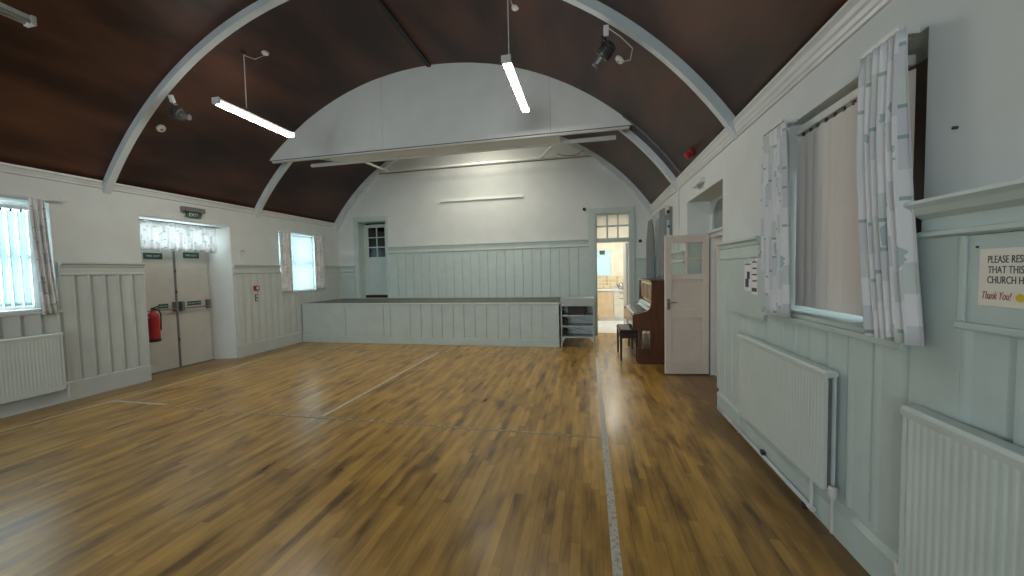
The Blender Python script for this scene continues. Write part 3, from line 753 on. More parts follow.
# illuminated exit sign above the recess
ex = empty('exit_light', (XL, 4.88, 2.53), 'grey emergency exit light with green EXIT panel above the left double doors', 'exit light')
m = MB(); m.box(XL-0.001, XL+0.075, 4.68, 5.03, 2.585, 2.66); build('housing', m, 'grey_metal', ex, bevel=0.008)
m = MB(); m.box(XL+0.03, XL+0.036, 4.74, 4.98, 2.50, 2.585); build('panel', m, 'green', ex)
text_obj('panel_text', 'EXIT', 0.075, (XL+0.0366, 4.86, 2.517), (0,1,0), 'white_plastic', ex, 'CENTER')

# fire extinguisher hung on the near reveal
fe = empty('fire_extinguisher', (XL-0.15, 4.315, 0.55), 'red fire extinguisher with black base in the left door recess', 'fire extinguisher')
m = MB(); lathe(m, (XL-0.14, 4.31, 0.56), (0,0,1), [(0,0.062),(0.01,0.072),(0.36,0.072),(0.40,0.062),(0.43,0.035),(0.445,0.024),(0.46,0.024)], 24); build('cylinder', m, 'red', fe, smooth=False)
m = MB(); lathe(m, (XL-0.14, 4.31, 0.535), (0,0,1), [(0,0.07),(0.005,0.076),(0.05,0.076),(0.052,0.070)], 24); build('base_ring', m, 'black', fe)
m = MB(); m.box(XL-0.155, XL-0.125, 4.295, 4.325, 1.015, 1.06); m.obox((XL-0.14,4.31,1.05),(XL-0.06,4.355,1.09),0.02,0.012); m.obox((XL-0.14,4.31,1.035),(XL-0.065,4.355,1.055),0.02,0.01); build('valve_handle', m, 'black', fe)
m = MB(); m.tube([(XL-0.14,4.33,1.03),(XL-0.13,4.385,1.02),(XL-0.12,4.40,0.95),(XL-0.12,4.395,0.80),(XL-0.12,4.39,0.70)], 0.009, 8); build('hose', m, 'black', fe, smooth=True)
m = MB(); m.box(XL-0.17, XL-0.11, DL0-0.001, 4.245, 0.90, 0.94); build('wall_bracket', m, 'grey_metal', fe)
# call point and switches
m = MB(); m.box(XL+0.02, XL+0.075, 5.885, 5.985, 1.235, 1.325)
cp = empty('fire_alarm_call_point', (XL+0.03, 5.93, 1.235), 'small red fire alarm call point on the left panelling', 'fire alarm')
build('case', m, 'red', cp, bevel=0.006)
m = MB(); m.box(XL+0.075, XL+0.079, 5.91, 5.96, 1.255, 1.305); build('break_glass', m, 'white_plastic', cp)
sw = empty('switch_plate', (XL+0.02, 5.93, 1.03), 'small grey double switch plate below the red call point', 'switch')
m = MB(); m.box(XL+0.02, XL+0.055, 5.90, 5.96, 1.02, 1.16); build('plate', m, 'grey_metal', sw, bevel=0.004)
m = MB(); m.box(XL+0.055, XL+0.062, 5.915, 5.945, 1.105, 1.14); m.box(XL+0.055, XL+0.062, 5.915, 5.945, 1.04, 1.075); build('rocker', m, 'white_plastic', sw)
wh = empty('wall_hook', (XL, 5.70, 1.86), 'small white wall bracket above the rail left of the stage window', 'bracket')
m = MB(); m.box(XL-0.001, XL+0.015, 5.66, 5.70, 1.84, 2.01); build('back_plate', m, 'white_plastic', wh, bevel=0.003)
m = MB(); m.tube([(XL+0.01,5.68,1.99),(XL+0.06,5.69,2.0),(XL+0.07,5.70,1.96)], 0.006, 8); build('hook', m, 'grey_metal', wh)

# ------------------------------------------------------------------ stage
YS, ZST, XS1 = 7.05, 0.877, -0.565
st = empty('stage', ((XL+XS1)/2, (YS+YB)/2, 0), 'long low pale green boarded stage platform across the back of the hall', 'stage')
m = MB(); m.box(XL+0.06, XS1-0.03, YS+0.04, YB-0.001, 0.0, ZST-0.05); build('platform', m, 'shelf', st)
m = MB(); m.box(XL+0.055, XS1, YS+0.005, YB-0.02, ZST-0.045, ZST); build('deck', m, 'stage_floor', st)
m = MB(); m.box(XL+0.055, XS1+0.012, YS-0.018, YS+0.012, ZST-0.042, ZST-0.001); m.box(XS1-0.002, XS1+0.012, YS+0.012, YB-0.03, ZST-0.042, ZST-0.001); build('nosing', m, 'mint', st, bevel=0.006)
# front boarding with irregular grooves
cuts = [XL+0.055, -5.25, -4.32, -4.16, -3.7, -3.45, -3.2, -2.98, -2.73, -2.5, -2.26, -2.02, -1.78, -1.55, -1.33, -1.1, -0.88, XS1]
m = MB()
for a, b in zip(cuts[:-1], cuts[1:]): m.box(a+0.007, b-0.007, YS-0.004, YS+0.022, 0.14, ZST-0.045)
m.box(XL+0.055, XS1, YS+0.012, YS+0.04, 0.02, ZST-0.046)
build('front_boarding', m, 'mint', st)
m = MB(); m.box(XL+0.055, XS1, YS-0.012, YS+0.02, 0.0, 0.145); build('skirting', m, 'mint', st, bevel=0.005)
m = MB(); m.box(XS1-0.03, XS1, YS+0.02, YB-0.02, 0.0, ZST-0.045); build('side_boarding', m, 'mint', st)
m = MB(); m.box(XS1-0.06, XS1-0.002, YS-0.012, YS+0.002, 0.146, ZST-0.045); build('corner_post', m, 'mint', st, bevel=0.004)

# stage door (recessed)
sdoor = empty('door_2', ((SD0+SD1)/2, YB+TB-0.03, ZST), kind='structure')
m = MB(); yl = YB+TB-0.06
def leaf_xz(m, x0, x1, z0, z1, y0, y1, gz0, gx0, gx1, gz1):
    m.box(x0, gx0, y0, y1, z0, z1); m.box(gx1, x1, y0, y1, z0, z1); m.box(gx0, gx1, y0, y1, z0, gz0); m.box(gx0, gx1, y0, y1, gz1, z1)
leaf_xz(m, SD0+0.06, SD1+0.0, 0.955, 2.80, yl, yl+0.04, 1.95, SD0+0.14, SD1-0.02, 2.72)
build('door_leaf', m, 'mint', sdoor, bevel=0.002)
m = MB(); gx0, gx1 = SD0+0.14, SD1-0.02
for i in (1, 2): x = gx0+(gx1-gx0)*i/2.6; m.box(x-0.013, x+0.013, yl+0.002, yl+0.038, 1.95, 2.72)
for j in (1, 2): z = 1.95+(0.77)*j/3; m.box(gx0, gx1, yl+0.004, yl+0.036, z-0.012, z+0.012)
build('glazing_bar', m, 'mint', sdoor)
m = MB(); m.box(gx0, gx1, yl+0.016, yl+0.022, 1.95, 2.72); build('pane', m, 'dark_glass', sdoor)
m = MB(); m.box(SD0-0.11, SD0+0.0, YB+0.002, YB-0.02, ZST, SDZ+0.11); m.box(SD1, SD1+0.06, YB+0.002, YB-0.02, ZST, SDZ+0.11); m.box(SD0, SD1, YB+0.002, YB-0.02, SDZ, SDZ+0.11)
m.box(SD0, SD0+0.02, YB, YB+TB, ZST, SDZ); m.box(SD0, SD1, YB, YB+TB, SDZ-0.02, SDZ); m.box(SD0+0.02, SD0+0.06, yl-0.01, yl+0.04, ZST, SDZ-0.02)
build('door_frame', m, 'mint', sdoor, bevel=0.002)
m = MB(); m.box(SD0+0.02, SD1, yl-0.02, yl+0.05, 0.878, 0.95); build('door_step', m, 'stool', sdoor)
m = MB(); m.box(SD0-0.3, SD1+0.3, YB+TB+0.6, YB+TB+0.65, 0.5, 3.2); m.box(SD0-0.3, SD0-0.25, YB+TB, YB+TB+0.6, 0.5, 3.2); m.box(SD1+0.25, SD1+0.3, YB+TB, YB+TB+0.6, 0.5, 3.2)
m.box(SD0-0.3, SD1+0.3, YB+TB, YB+TB+0.65, 3.2, 3.25); m.box(SD0-0.3, SD1+0.3, YB+TB, YB+TB+0.65, 0.5, 0.877)
MT['dim_wall'] = noise_mat('brown_passage_wall', (0.10,0.10,0.08), rough=0.8); build('passage_wall', m, 'dim_wall', wb)

# ------------------------------------------------------------------ proscenium valance
YP = 5.755; ZP = 3.63
pv = empty('proscenium_valance', (VCX, YP, ZP), 'large pale grey arched board hanging from the ceiling in front of the stage', 'valance board')
hb = math.sqrt((VR-0.0)**2-(ZP-VCZ)**2)
edges = [VCX-hb, -5.0, -3.41, -1.56, -0.55, VCX+hb]
for k, (a, b) in enumerate(zip(edges[:-1], edges[1:])):
    n = 14; top = [(a+(b-a)*i/n, min(vault_z(a+(b-a)*i/n), 9)+0.006*(k % 2)) for i in range(n+1)]
    poly_ = [(a+0.0015, ZP), ] + [(x if 0 < i < n else (x+0.0015 if i == 0 else x-0.0015), z) for i, (x, z) in enumerate(top)] + [(b-0.0015, ZP)]
    # drop coincident points at the tips
    q = []
    for p in poly_:
        if not q or (abs(p[0]-q[-1][0])+abs(p[1]-q[-1][1])) > 0.002: q.append(p)
    off = 0.004*(k % 2)
    m = MB(); m.prism(q, 'y', YP-off, YP+0.018-off); build('board', m, 'valance_board', pv)
m = MB(); m.box(VCX-hb+0.02, VCX+hb-0.02, YP+0.002, YP+0.022, ZP-0.012, ZP-0.001); build('shadow_gap', m, 'black', pv)
m = MB(); m.box(VCX-hb+0.06, VCX+hb-0.06, YP-0.006, YP+0.05, ZP-0.045, ZP-0.013); build('bottom_rail', m, 'gloss_white', pv, bevel=0.004)
m = MB(); m.box(-4.55, -0.42, YP+0.05, 6.16, ZP-0.03, ZP-0.012); build('soffit_board', m, 'valance_board', pv)
m = MB(); m.box(-5.2, 0.46, 6.16, 6.21, ZP-0.045, ZP+0.015); build('rear_rail', m, 'gloss_white', pv, bevel=0.004)
m = MB(); m.obox((-4.9, 5.80, 3.64), (-4.35, 6.16, 3.60), 0.05, 0.03); build('bracket', m, 'gloss_white', pv)
# curtain track beam at the rear of the stage
tb = empty('stage_beam', (-2.4, 8.0, 3.9), 'long thin white beam spanning high above the stage near the back wall', 'beam')
m = MB(); m.box(-4.98, 0.14, 7.96, 8.02, 3.915, 3.955); build('beam', m, 'gloss_white', tb, bevel=0.004)
m = MB(); m.box(-4.9, 0.08, 8.02, 8.06, 3.90, 3.913); build('track', m, 'grey_metal', tb)
for p0, p1 in (((-0.98, 7.96, 3.945), (-0.46, 6.185, 3.67)), ((-4.62, 7.96, 3.93), (-4.07, 6.19, 3.60))):
    m = MB(); m.obox(p0, p1, 0.045, 0.03); build('strut', m, 'gloss_white', tb)
m = MB(); m.tube([(-0.62,7.9,3.97),(-0.45,7.85,3.90),(-0.25,7.85,3.89),(-0.05,7.9,4.0)], 0.006, 6); build('loose_cable', m, 'black', tb, smooth=True)

# ------------------------------------------------------------------ pendant lights
def pendant(x, y0, y1, z, lit, label, rod_y, rose=None, twin=True):
    root = empty('pendant_tube_light', (x, (y0+y1)/2, z), label, 'ceiling light', 'hanging fluorescent tube lights')
    m = MB(); m.box(x-0.028, x+0.028, y0+0.01, y1-0.01, z+0.02, z+0.055); build('batten', m, 'white_plastic', root, bevel=0.004)
    m = MB()
    for y in (y0, y1-0.03): m.box(x-0.052, x+0.052, y, y+0.03, z-0.02, z+0.055)
    build('end_cap', m, 'white_plastic', root, bevel=0.004)
    for dx in ((-0.031, 0.031) if twin else (0,)):
        m = MB(); m.tube([(x+dx, y0+0.03, z), (x+dx, y1-0.03, z)], 0.014, 12); build('tube', m, 'tube' if lit else 'tube_off', root, smooth=True)
    zc = vault_z(x)
    m = MB(); m.tube([(x, rod_y, z+0.05), (x, rod_y, zc-0.02)], 0.006, 8); build('rod', m, 'white_plastic', root)
    m = MB(); lathe(m, (x, rod_y, z+0.055), (0,0,1), [(0,0.022),(0.03,0.02),(0.04,0.01)], 12); build('rod_clamp', m, 'grey_metal', root)
    m = MB(); lathe(m, (x, rod_y, zc+0.005), (0,0,-1), [(0,0.03),(0.02,0.03),(0.03,0.01)], 14); build('ceiling_hook', m, 'dark_metal', root)
    if lit:
        L = area_light('tube_lamp', (x, (y0+y1)/2, z-0.022), (0,0,-1), 0.08, y1-y0-0.08, 26, (1.0,0.95,0.86)); L.visible_camera = True
    if rose:
        zr = vault_z(rose[0])
        rr = empty('ceiling_rose', (rose[0], rose[1], zr), rose[2], 'ceiling rose', 'small white ceiling roses')
        m = MB(); lathe(m, (rose[0], rose[1], zr+0.008), (0,0,-1), [(0,0.045),(0.02,0.045),(0.035,0.03),(0.04,0.01)], 18); build('cover', m, 'white_plastic', rr, smooth=False)
        m = MB(); m.tube([(rose[0], rose[1], zr-0.03), ((rose[0]+x)/2, (rose[1]+rod_y)/2, min(zr,zc)-0.05), (x, rod_y, zc-0.03)], 0.004, 6); build('flex', m, 'white_plastic', rr, smooth=True)
    return root
pendant(-4.47, 3.74, 4.95, 3.665, True, 'lit white tube light hanging on the left side of the dark ceiling', 4.17, (-4.30, 4.34, 'white ceiling rose with short flex above the left lit tube light'))
pendant(-0.83, 3.88, 5.18, 3.74, True, 'lit twin tube light hanging in front of the stage valance', 4.05, (-0.80, 4.33, 'white ceiling rose at the top edge above the lit twin tube light'))
pendant(-4.50, 1.02, 2.25, 3.635, False, 'unlit grey tube light at the top left corner of the picture', 1.3)

# ------------------------------------------------------------------ spotlights on the first rib
def spotlight(p, aim, label, cable):
    root = empty('spotlight', p, label, 'spotlight', 'small dark spotlights on the first roof rib')
    P = Vector(p); d = Vector(aim).normalized()
    m = MB(); m.obox(P, P+Vector((0,0.03,-0.09)), 0.04, 0.05, (1,0,0)); build('clamp', m, 'white_plastic', root, bevel=0.004)
    c = P + Vector((0, 0.06, -0.21))
    m = MB(); m.tube([P+Vector((0,0.03,-0.08)), c+Vector((0,0,0.10))], 0.012, 8)
    side = d.cross(Vector((0,0,1))).normalized()
    m.tube([c+Vector((0,0,0.10))-side*0.10, c+Vector((0,0,0.10))+side*0.10], 0.008, 8)
    for s_ in (-1, 1): m.tube([c+Vector((0,0,0.10))+side*0.10*s_, c+side*0.10*s_], 0.008, 8)
    build('yoke', m, 'dark_metal', root)
    m = MB(); lathe(m, c-d*0.08, d, [(0,0.04),(0.02,0.07),(0.12,0.08),(0.145,0.075),(0.15,0.05)], 18); b = build('lamp_housing', m, 'dark_metal', root)
    m = MB(); lathe(m, c+d*0.06, d, [(0,0.04),(0.08,0.032),(0.10,0.038),(0.11,0.034)], 16); build('snout', m, 'grey_metal', root)
    m = MB()
    for k in range(4):
        lathe(m, c-d*(0.06-0.03*k), d, [(0,0.072),(0.006,0.082),(0.012,0.072)], 18)
    build('cooling_fin', m, 'dark_metal', root)
    m = MB(); m.tube([P+Vector(q) for q in cable], 0.005, 6); build('cable', m, 'white_plastic', root, smooth=True)
spotlight((0.20, 3.83, 3.905), (-0.55, 0.25, -0.6), 'dark spotlight on the roof rib to the right of the lit twin tube', [(0.02,0.0,-0.03),(0.14,0.05,-0.10),(0.26,0.10,-0.20),(0.24,0.12,-0.30),(0.12,0.10,-0.32)])
spotlight((-5.28, 3.83, 3.88), (0.75, 0.2, -0.25), 'dark spotlight under the roof rib on the left side of the ceiling', [(0.0,0.0,-0.05),(0.03,0.02,-0.12),(0.08,0.02,-0.12)])
for (x, y, lab) in ((0.385, 4.44, 'round white ceiling rose just below the right spotlight'), (-5.78, 4.04, 'round white ceiling rose just below the left spotlight')):
    z = vault_z(x); nrm = Vector((VCX-x, 0, VCZ-z)).normalized()
    r = empty('ceiling_rose', (x, y, z), lab, 'ceiling rose', 'small white ceiling roses')
    m = MB(); lathe(m, Vector((x,y,z))-nrm*0.005, nrm, [(0,0.055),(0.02,0.055),(0.035,0.045),(0.04,0.02)], 20); build('cover', m, 'white_plastic', r)
    m = MB(); lathe(m, Vector((x,y,z))+nrm*0.033, nrm, [(0,0.02),(0.006,0.018)], 12); build('centre_cap', m, 'grey_metal', r)
# red alarm sounder
z = vault_z(1.28); nrm = Vector((VCX-1.28,0,VCZ-z)).normalized()
al = empty('alarm_sounder', (1.28, 4.99, z), 'round red fire alarm sounder at the foot of the ceiling above the open door', 'fire alarm')
P = Vector((1.28,4.99,z))
m = MB(); lathe(m, P-nrm*0.01, nrm, [(0,0.05),(0.03,0.05),(0.035,0.042),(0.05,0.045),(0.085,0.048),(0.095,0.03)], 18); build('sounder', m, 'red', al)
m = MB(); lathe(m, P-nrm*0.012, nrm, [(0,0.058),(0.018,0.058)], 18); build('mounting_plate', m, 'dark_metal', al)

# ------------------------------------------------------------------ right doorway with open glazed leaf
XD2 = XR+0.285
d3 = empty('door_3', (XD2, 5.0, 0), kind='structure')
m = MB(); m.box(XD2, XD2+0.06, DR0+0.02, 5.50, 1.90, 1.98); m.box(XD2, XD2+0.06, 5.44, 5.50, 0, 1.90); m.box(XD2, XD2+0.06, DR0, DR0+0.06, 0, 1.90)
m.box(XD2-0.03, XD2+0.0, DR0+0.02, 5.50, 1.955, 1.99)
build('door_frame', m, 'gloss_white', d3, bevel=0.003)
m = MB(); m.box(XD2+0.06, XD2+0.11, DR0, 5.50, 0, 1.90); build('closed_leaf', m, 'pinkdoor', d3)
# transom: two arched lights
m = MB(); zt0, zt1 = 1.99, DRZ
m.box(XD2+0.01, XD2+0.05, DR0, DR0+0.06, zt0, zt1); m.box(XD2+0.01, XD2+0.05, 5.42, 5.50, zt0, zt1)
def arch_light(m, ya, yb, z0, zs, zt, x0, x1):
    c = (ya+yb)/2; r = (yb-ya)/2; n = 10
    for s_ in (-1, 1):
        pts = [(c+s_*r, zt), (c+s_*r, zs)] + [(c+s_*r*math.cos(PI/2*i/n), zs+(zt-0.04-zs)*math.sin(PI/2*i/n)) for i in range(1, n+1)] + [(c, zt)]
        m.prism(pts, 'x', x0, x1)
arch_light(m, DR0+0.06, 4.74, zt0, 2.15, zt1, XD2+0.01, XD2+0.05); arch_light(m, 4.80, 5.42, zt0, 2.15, zt1, XD2+0.01, XD2+0.05)
m.box(XD2+0.01, XD2+0.05, 4.74, 4.80, zt0, zt1)
build('transom_frame', m, 'gloss_white', d3)
m = MB(); m.box(XD2+0.028, XD2+0.034, DR0+0.06, 5.42, zt0, zt1-0.04); build('pane', m, 'grey_pane', d3)
m = MB(); m.box(XR+TR_-0.02, XR+TR_+0.03, DR0-0.3, 6.0, -0.1, 2.9); build('lobby_wall', m, 'pinkdoor', wr)
# open leaf, standing into the room
H0 = Vector((1.615, 5.475)); F0 = Vector((1.035, 5.405)); dv = (F0-H0); Wd = dv.length; dv = dv/Wd; nv_ = Vector((-dv.y, dv.x))
lf = empty('open_door_leaf', (H0.x, H0.y, 0), 'buff half-glazed door leaf standing open in front of the piano', 'door')
def lbox(m, a, b, z0, z1, t0, t1):
    """box in leaf coords: a,b along width from hinge, t thickness"""
    P = [(H0+dv*a+nv_*t0), (H0+dv*b+nv_*t0), (H0+dv*b+nv_*t1), (H0+dv*a+nv_*t1)]
    m.prism([(p.x, p.y) for p in P], 'z', z0, z1)
T = 0.04
m = MB()
lbox(m, 0, 0.085, 0.015, 1.945, 0, T); lbox(m, Wd-0.085, Wd, 0.015, 1.945, 0, T)
lbox(m, 0.085, Wd-0.085, 1.84, 1.945, 0, T); lbox(m, 0.085, Wd-0.085, 0.015, 0.20, 0, T)
lbox(m, 0.085, Wd-0.085, 0.80, 0.93, 0, T); lbox(m, 0.085, Wd-0.085, 1.33, 1.41, 0, T)
build('stile_and_rail', m, 'pinkdoor', lf, bevel=0.004)
m = MB(); lbox(m, 0.08, Wd-0.08, 0.19, 0.81, 0.016, T-0.016); lbox(m, 0.08, Wd-0.08, 0.92, 1.34, 0.016, T-0.016); build('panel', m, 'pinkdoor', lf)
m = MB(); lbox(m, Wd/2-0.012, Wd/2+0.012, 1.41, 1.84, 0.002, T-0.002); lbox(m, 0.085, Wd-0.085, 1.61, 1.635, 0.003, T-0.003); build('glazing_bar', m, 'pinkdoor', lf)
m = MB(); lbox(m, 0.08, Wd-0.08, 1.40, 1.85, 0.017, 0.023); build('glass', m, 'glass', lf)
hp = H0+dv*(Wd-0.045)
m = MB()
q = H0+dv*(Wd-0.045)
fdir = nv_ if nv_.y < 0 else -nv_
base = q + (fdir*0.0 if nv_.y < 0 else Vector((0,0)))
tf = (T if nv_.y < 0 else 0.0)
s3 = q + nv_*tf
m.obox((s3.x+fdir.x*0.003, s3.y+fdir.y*0.003, 0.92), (s3.x+fdir.x*0.003, s3.y+fdir.y*0.003, 1.07), 0.035, 0.006, (fdir.x, fdir.y, 0))
k0 = s3+fdir*0.04
m.tube([(s3.x, s3.y, 1.02), (k0.x, k0.y, 1.02), (k0.x-dv.x*0.10, k0.y-dv.y*0.10, 1.02)], 0.008, 8)
build('lever_handle', m, 'grey_metal', lf)
m = MB()
for z in (0.25, 1.0, 1.7): m.box(H0.x-0.008, H0.x+0.012, H0.y-0.012, H0.y+0.012, z, z+0.09)
build('hinge', m, 'grey_metal', lf)

# small emergency light over the right doorway
el = empty('emergency_light', (XR, 4.85, 2.5), 'small white light fitting on the wall above the right doorway', 'light fitting')
m = MB(); m.box(XR+0.001, XR-0.05, 4.72, 4.98, 2.50, 2.56); build('body', m, 'white_plastic', el, bevel=0.01)
m = MB(); m.tube([(XR-0.06,4.74,2.50),(XR-0.06,4.96,2.50)], 0.016, 10); build('diffuser', m, 'white_plastic', el)
m = MB(); m.tube([(XR-0.012, 5.95, 0.25), (XR-0.012, 5.95, 2.68)], 0.010, 8)
o = build('vertical_pipe', m, 'gloss_white'); tag(o, 'thin white pipe running up the right wall behind the open door', 'pipe')
# dark speaker-like bracket near corner
bk = empty('wall_bracket', (XR, 6.44, 2.3), 'narrow dark bracket beside the curtain above the piano', 'bracket')
m = MB(); m.box(XR+0.001, XR-0.045, 6.40, 6.44, 2.03, 2.50); build('bracket_arm', m, 'grey_metal', bk, bevel=0.004)
m = MB(); lathe(m, (XR-0.045, 6.42, 2.42), (-1,0,0), [(0,0.03),(0.03,0.03),(0.04,0.02)], 12); lathe(m, (XR-0.045, 6.42, 2.18), (-1,0,0), [(0,0.022),(0.02,0.022)], 12); build('knob', m, 'dark_metal', bk)

# ------------------------------------------------------------------ kitchen doorway frame and transom
kd = empty('door_4', ((KD0+KD1)/2, YB, 0), kind='structure')
m = MB()
m.box(KD0-0.17, KD0, YB+0.002, YB-0.028, 0, 2.86); m.box(KD1, KD1+0.10, YB+0.002, YB-0.028, 0, 2.86); m.box(KD0, KD1, YB+0.002, YB-0.028, KDZ, 2.86)
m.box(KD0-0.0, KD0+0.025, YB, YB+0.18, 0, KDZ); m.box(KD1-0.02, KD1, YB, YB+0.18, 0, KDZ); m.box(KD0+0.025, KD1-0.02, YB-0.01, YB+0.14, 2.10, 2.19); m.box(KD0+0.025, KD1-0.02, YB, YB+0.14, KDZ-0.03, KDZ)
build('door_frame', m, 'mint', kd, bevel=0.003)
m = MB()
for i in (1, 2): x = KD0+0.025+(KD1-KD0-0.045)*i/3; m.box(x-0.016, x+0.016, YB+0.02, YB+0.06, 2.19, KDZ-0.03)
z = 2.46; m.box(KD0+0.025, KD1-0.02, YB+0.022, YB+0.058, z-0.018, z+0.018)
build('glazing_bar', m, 'mint', kd)
MT['frosted'] = translucent_mat('frosted_cream_glass', (0.96,0.94,0.88), trans=0.85)
m = MB(); m.box(KD0+0.025, KD1-0.02, YB+0.037, YB+0.043, 2.19, KDZ-0.03); build('pane', m, 'frosted', kd)
for (x, z, lab) in ((-0.075, 2.855, 'small round black peg by the top left corner of the kitchen doorway'), (1.12, 2.10, 'small round black peg on the white wall right of the kitchen doorway')):
    r = empty('coat_peg', (x, YB, z), lab, 'coat peg', 'black pegs by the kitchen doorway')
    m = MB(); lathe(m, (x, YB+0.001, z), (0,-1,0), [(0,0.022),(0.015,0.022),(0.02,0.036),(0.045,0.036),(0.052,0.02)], 16); build('peg_head', m, 'black', r)
o = empty('light_switch', (0.045, YB-0.028, 1.68), 'small white light switch on the kitchen door frame', 'switch')
m = MB(); lathe(m, (0.045, YB-0.027, 1.69), (0,-1,0), [(0,0.035),(0.015,0.035),(0.02,0.028)], 18); build('plate', m, 'white_plastic', o)
m = MB(); m.box(0.035, 0.055, YB-0.06, YB-0.046, 1.68, 1.70); build('toggle', m, 'white_plastic', o)

# kitchen beyond
ky0, ky1 = YB+TB, 11.45; kx0, kx1 = -0.9, 2.3
m = MB(); m.box(kx0-0.1, kx1+0.1, ky0+0.011, ky1+0.1, -0.1, 0.004); struct('floor_kitchen', m, 'lino')
m = MB(); m.box(kx0-0.1, kx0, ky0, ky1, 0.004, 2.75); m.box(kx1, kx1+0.1, ky0, ky1, 0.004, 2.75)
KWX0, KWX1, KWZ0, KWZ1 = 0.17, 0.69, 1.29, 2.10
m.box(kx0, KWX0, ky1, ky1+0.1, 0.004, 2.75); m.box(KWX1, kx1, ky1, ky1+0.1, 0.004, 2.75); m.box(KWX0, KWX1, ky1, ky1+0.1, 0.004, KWZ0); m.box(KWX0, KWX1, ky1, ky1+0.1, KWZ1, 2.75)
struct('wall_kitchen', m, 'kitchen_wall')
m = MB(); m.box(kx0-0.1, kx1+0.1, ky0, ky1+0.1, 2.75, 2.85); struct('ceiling_kitchen', m, 'gloss_white')
kw = empty('window_8', ((KWX0+KWX1)/2, ky1, KWZ0), kind='structure')
m = MB(); f = 0.035
m.box(KWX0, KWX0+f, ky1-0.01, ky1+0.05, KWZ0, KWZ1); m.box(KWX1-f, KWX1, ky1-0.01, ky1+0.05, KWZ0, KWZ1); m.box(KWX0+f, KWX1-f, ky1-0.01, ky1+0.05, KWZ0, KWZ0+f); m.box(KWX0+f, KWX1-f, ky1-0.01, ky1+0.05, KWZ1-f, KWZ1); m.box(KWX0+f, KWX1-f, ky1, ky1+0.05, 1.88, 1.92)
build('window_frame', m, 'white_plastic', kw); m = MB(); m.box(KWX0+f, KWX1-f, ky1+0.02, ky1+0.026, KWZ0+f, KWZ1-f); build('pane', m, 'obscured', kw)
m = MB(); m.box(0.34, 0.50, ky1-0.02, ky1+0.02, 1.95, 2.07); MT['vent'] = noise_mat('dark_teal_vent', (0.03,0.07,0.07), rough=0.5)
o = build('window_vent', m, 'vent', bevel=0.01); tag(o, 'dark square vent fan in the top of the kitchen window', 'vent')
m = MB(); m.box(kx0+0.001, kx1-0.001, ky1-0.012, ky1-0.001, 0.92, 1.28); build('splashback', m, 'tiles', bpy.data.objects['wall_kitchen'])
area_light('kitchen_window_portal', ((KWX0+KWX1)/2, ky1+0.2, 1.7), (0,-1,0), 0.52, 0.8, 1, portal=True)
def cabinet(x0, x1, label, mat, drawers):
    r = empty('kitchen_cabinet', ((x0+x1)/2, 10.82, 0), label, 'cabinet', 'kitchen base cabinets')
    m = MB(); m.box(x0, x1, 10.84, 11.42, 0.005, 0.86); build('carcass', m, 'white_plastic', r)
    if drawers:
        for z0, z1 in ((0.70,0.85),(0.10,0.69)):
            m = MB(); m.box(x0+0.006, x1-0.006, 10.82, 10.84, z0, z1); d = build('drawer_front' if z0 > 0.5 else 'cabinet_door', m, mat, r, bevel=0.002)
            m = MB(); m.box((x0+x1)/2-0.06, (x0+x1)/2+0.06, 10.80, 10.812, z1-0.05, z1-0.035); m.box((x0+x1)/2-0.05, (x0+x1)/2+0.05, 10.812, 10.82, z1-0.05, z1-0.035); build('handle', m, 'dark_metal', d)
    else:
        m = MB(); m.box(x0+0.006, x1-0.006, 10.82, 10.84, 0.08, 0.85); build('cabinet_door', m, mat, r, bevel=0.002)
cabinet(-0.55, 0.08, 'peach fronted kitchen cabinet left of the doorway view', 'peach', False)
cabinet(0.085, 0.70, 'peach fronted kitchen cabinet seen through the kitchen doorway', 'peach', False)
cabinet(0.705, 1.12, 'kitchen cabinet with a drawer and dark handles seen behind the piano lid', 'kitchen_wall', True)
m = MB(); m.box(-0.57, 1.75, 10.80, 11.435, 0.862, 0.90); o = build('worktop', m, 'lino', bevel=0.004); tag(o, 'pale worktop along the kitchen back wall', 'worktop')
kt = empty('kettle', (0.93, 11.05, 0.90), 'small steel kettle on the kitchen worktop', 'kettle')
m = MB(); lathe(m, (0.93,11.05,0.901), (0,0,1), [(0,0.08),(0.02,0.09),(0.12,0.075),(0.17,0.05),(0.18,0.02),(0.20,0.012)], 18); build('body', m, 'chrome', kt, smooth=True)
m = MB(); m.tube([(1.0,11.05,0.98),(1.06,11.05,1.03),(1.05,11.05,1.08),(0.97,11.05,1.09)], 0.009, 8); m.tube([(0.86,11.05,0.98),(0.81,11.05,1.04)], 0.012, 8); build('handle_and_spout', m, 'black', kt)
dr = empty('dish_rack', (0.80, 11.2, 0.9), 'white dish rack on the kitchen worktop by the window', 'dish rack')
m = MB()
for i in range(9): x=0.66+i*0.03; m.tube([(x-0.0,11.28,0.915),(x,11.28,1.02),(x,11.18,1.02),(x,11.18,0.915)], 0.004, 6)
m.box(0.64,0.92,11.16,11.30,0.901,0.915); build('rack', m, 'white_plastic', dr)
area_light('kitchen_lamp', (0.6, 10.0, 2.70), (0,0,-1), 0.3, 1.2, 52, (1.0,0.93,0.80))
kl = empty('kitchen_ceiling_light', (0.6,10.0,2.72), 'strip light on the kitchen ceiling', 'ceiling light')
m = MB(); m.box(0.53,0.67,9.4,10.6,2.715,2.749); build('housing', m, 'white_plastic', kl)
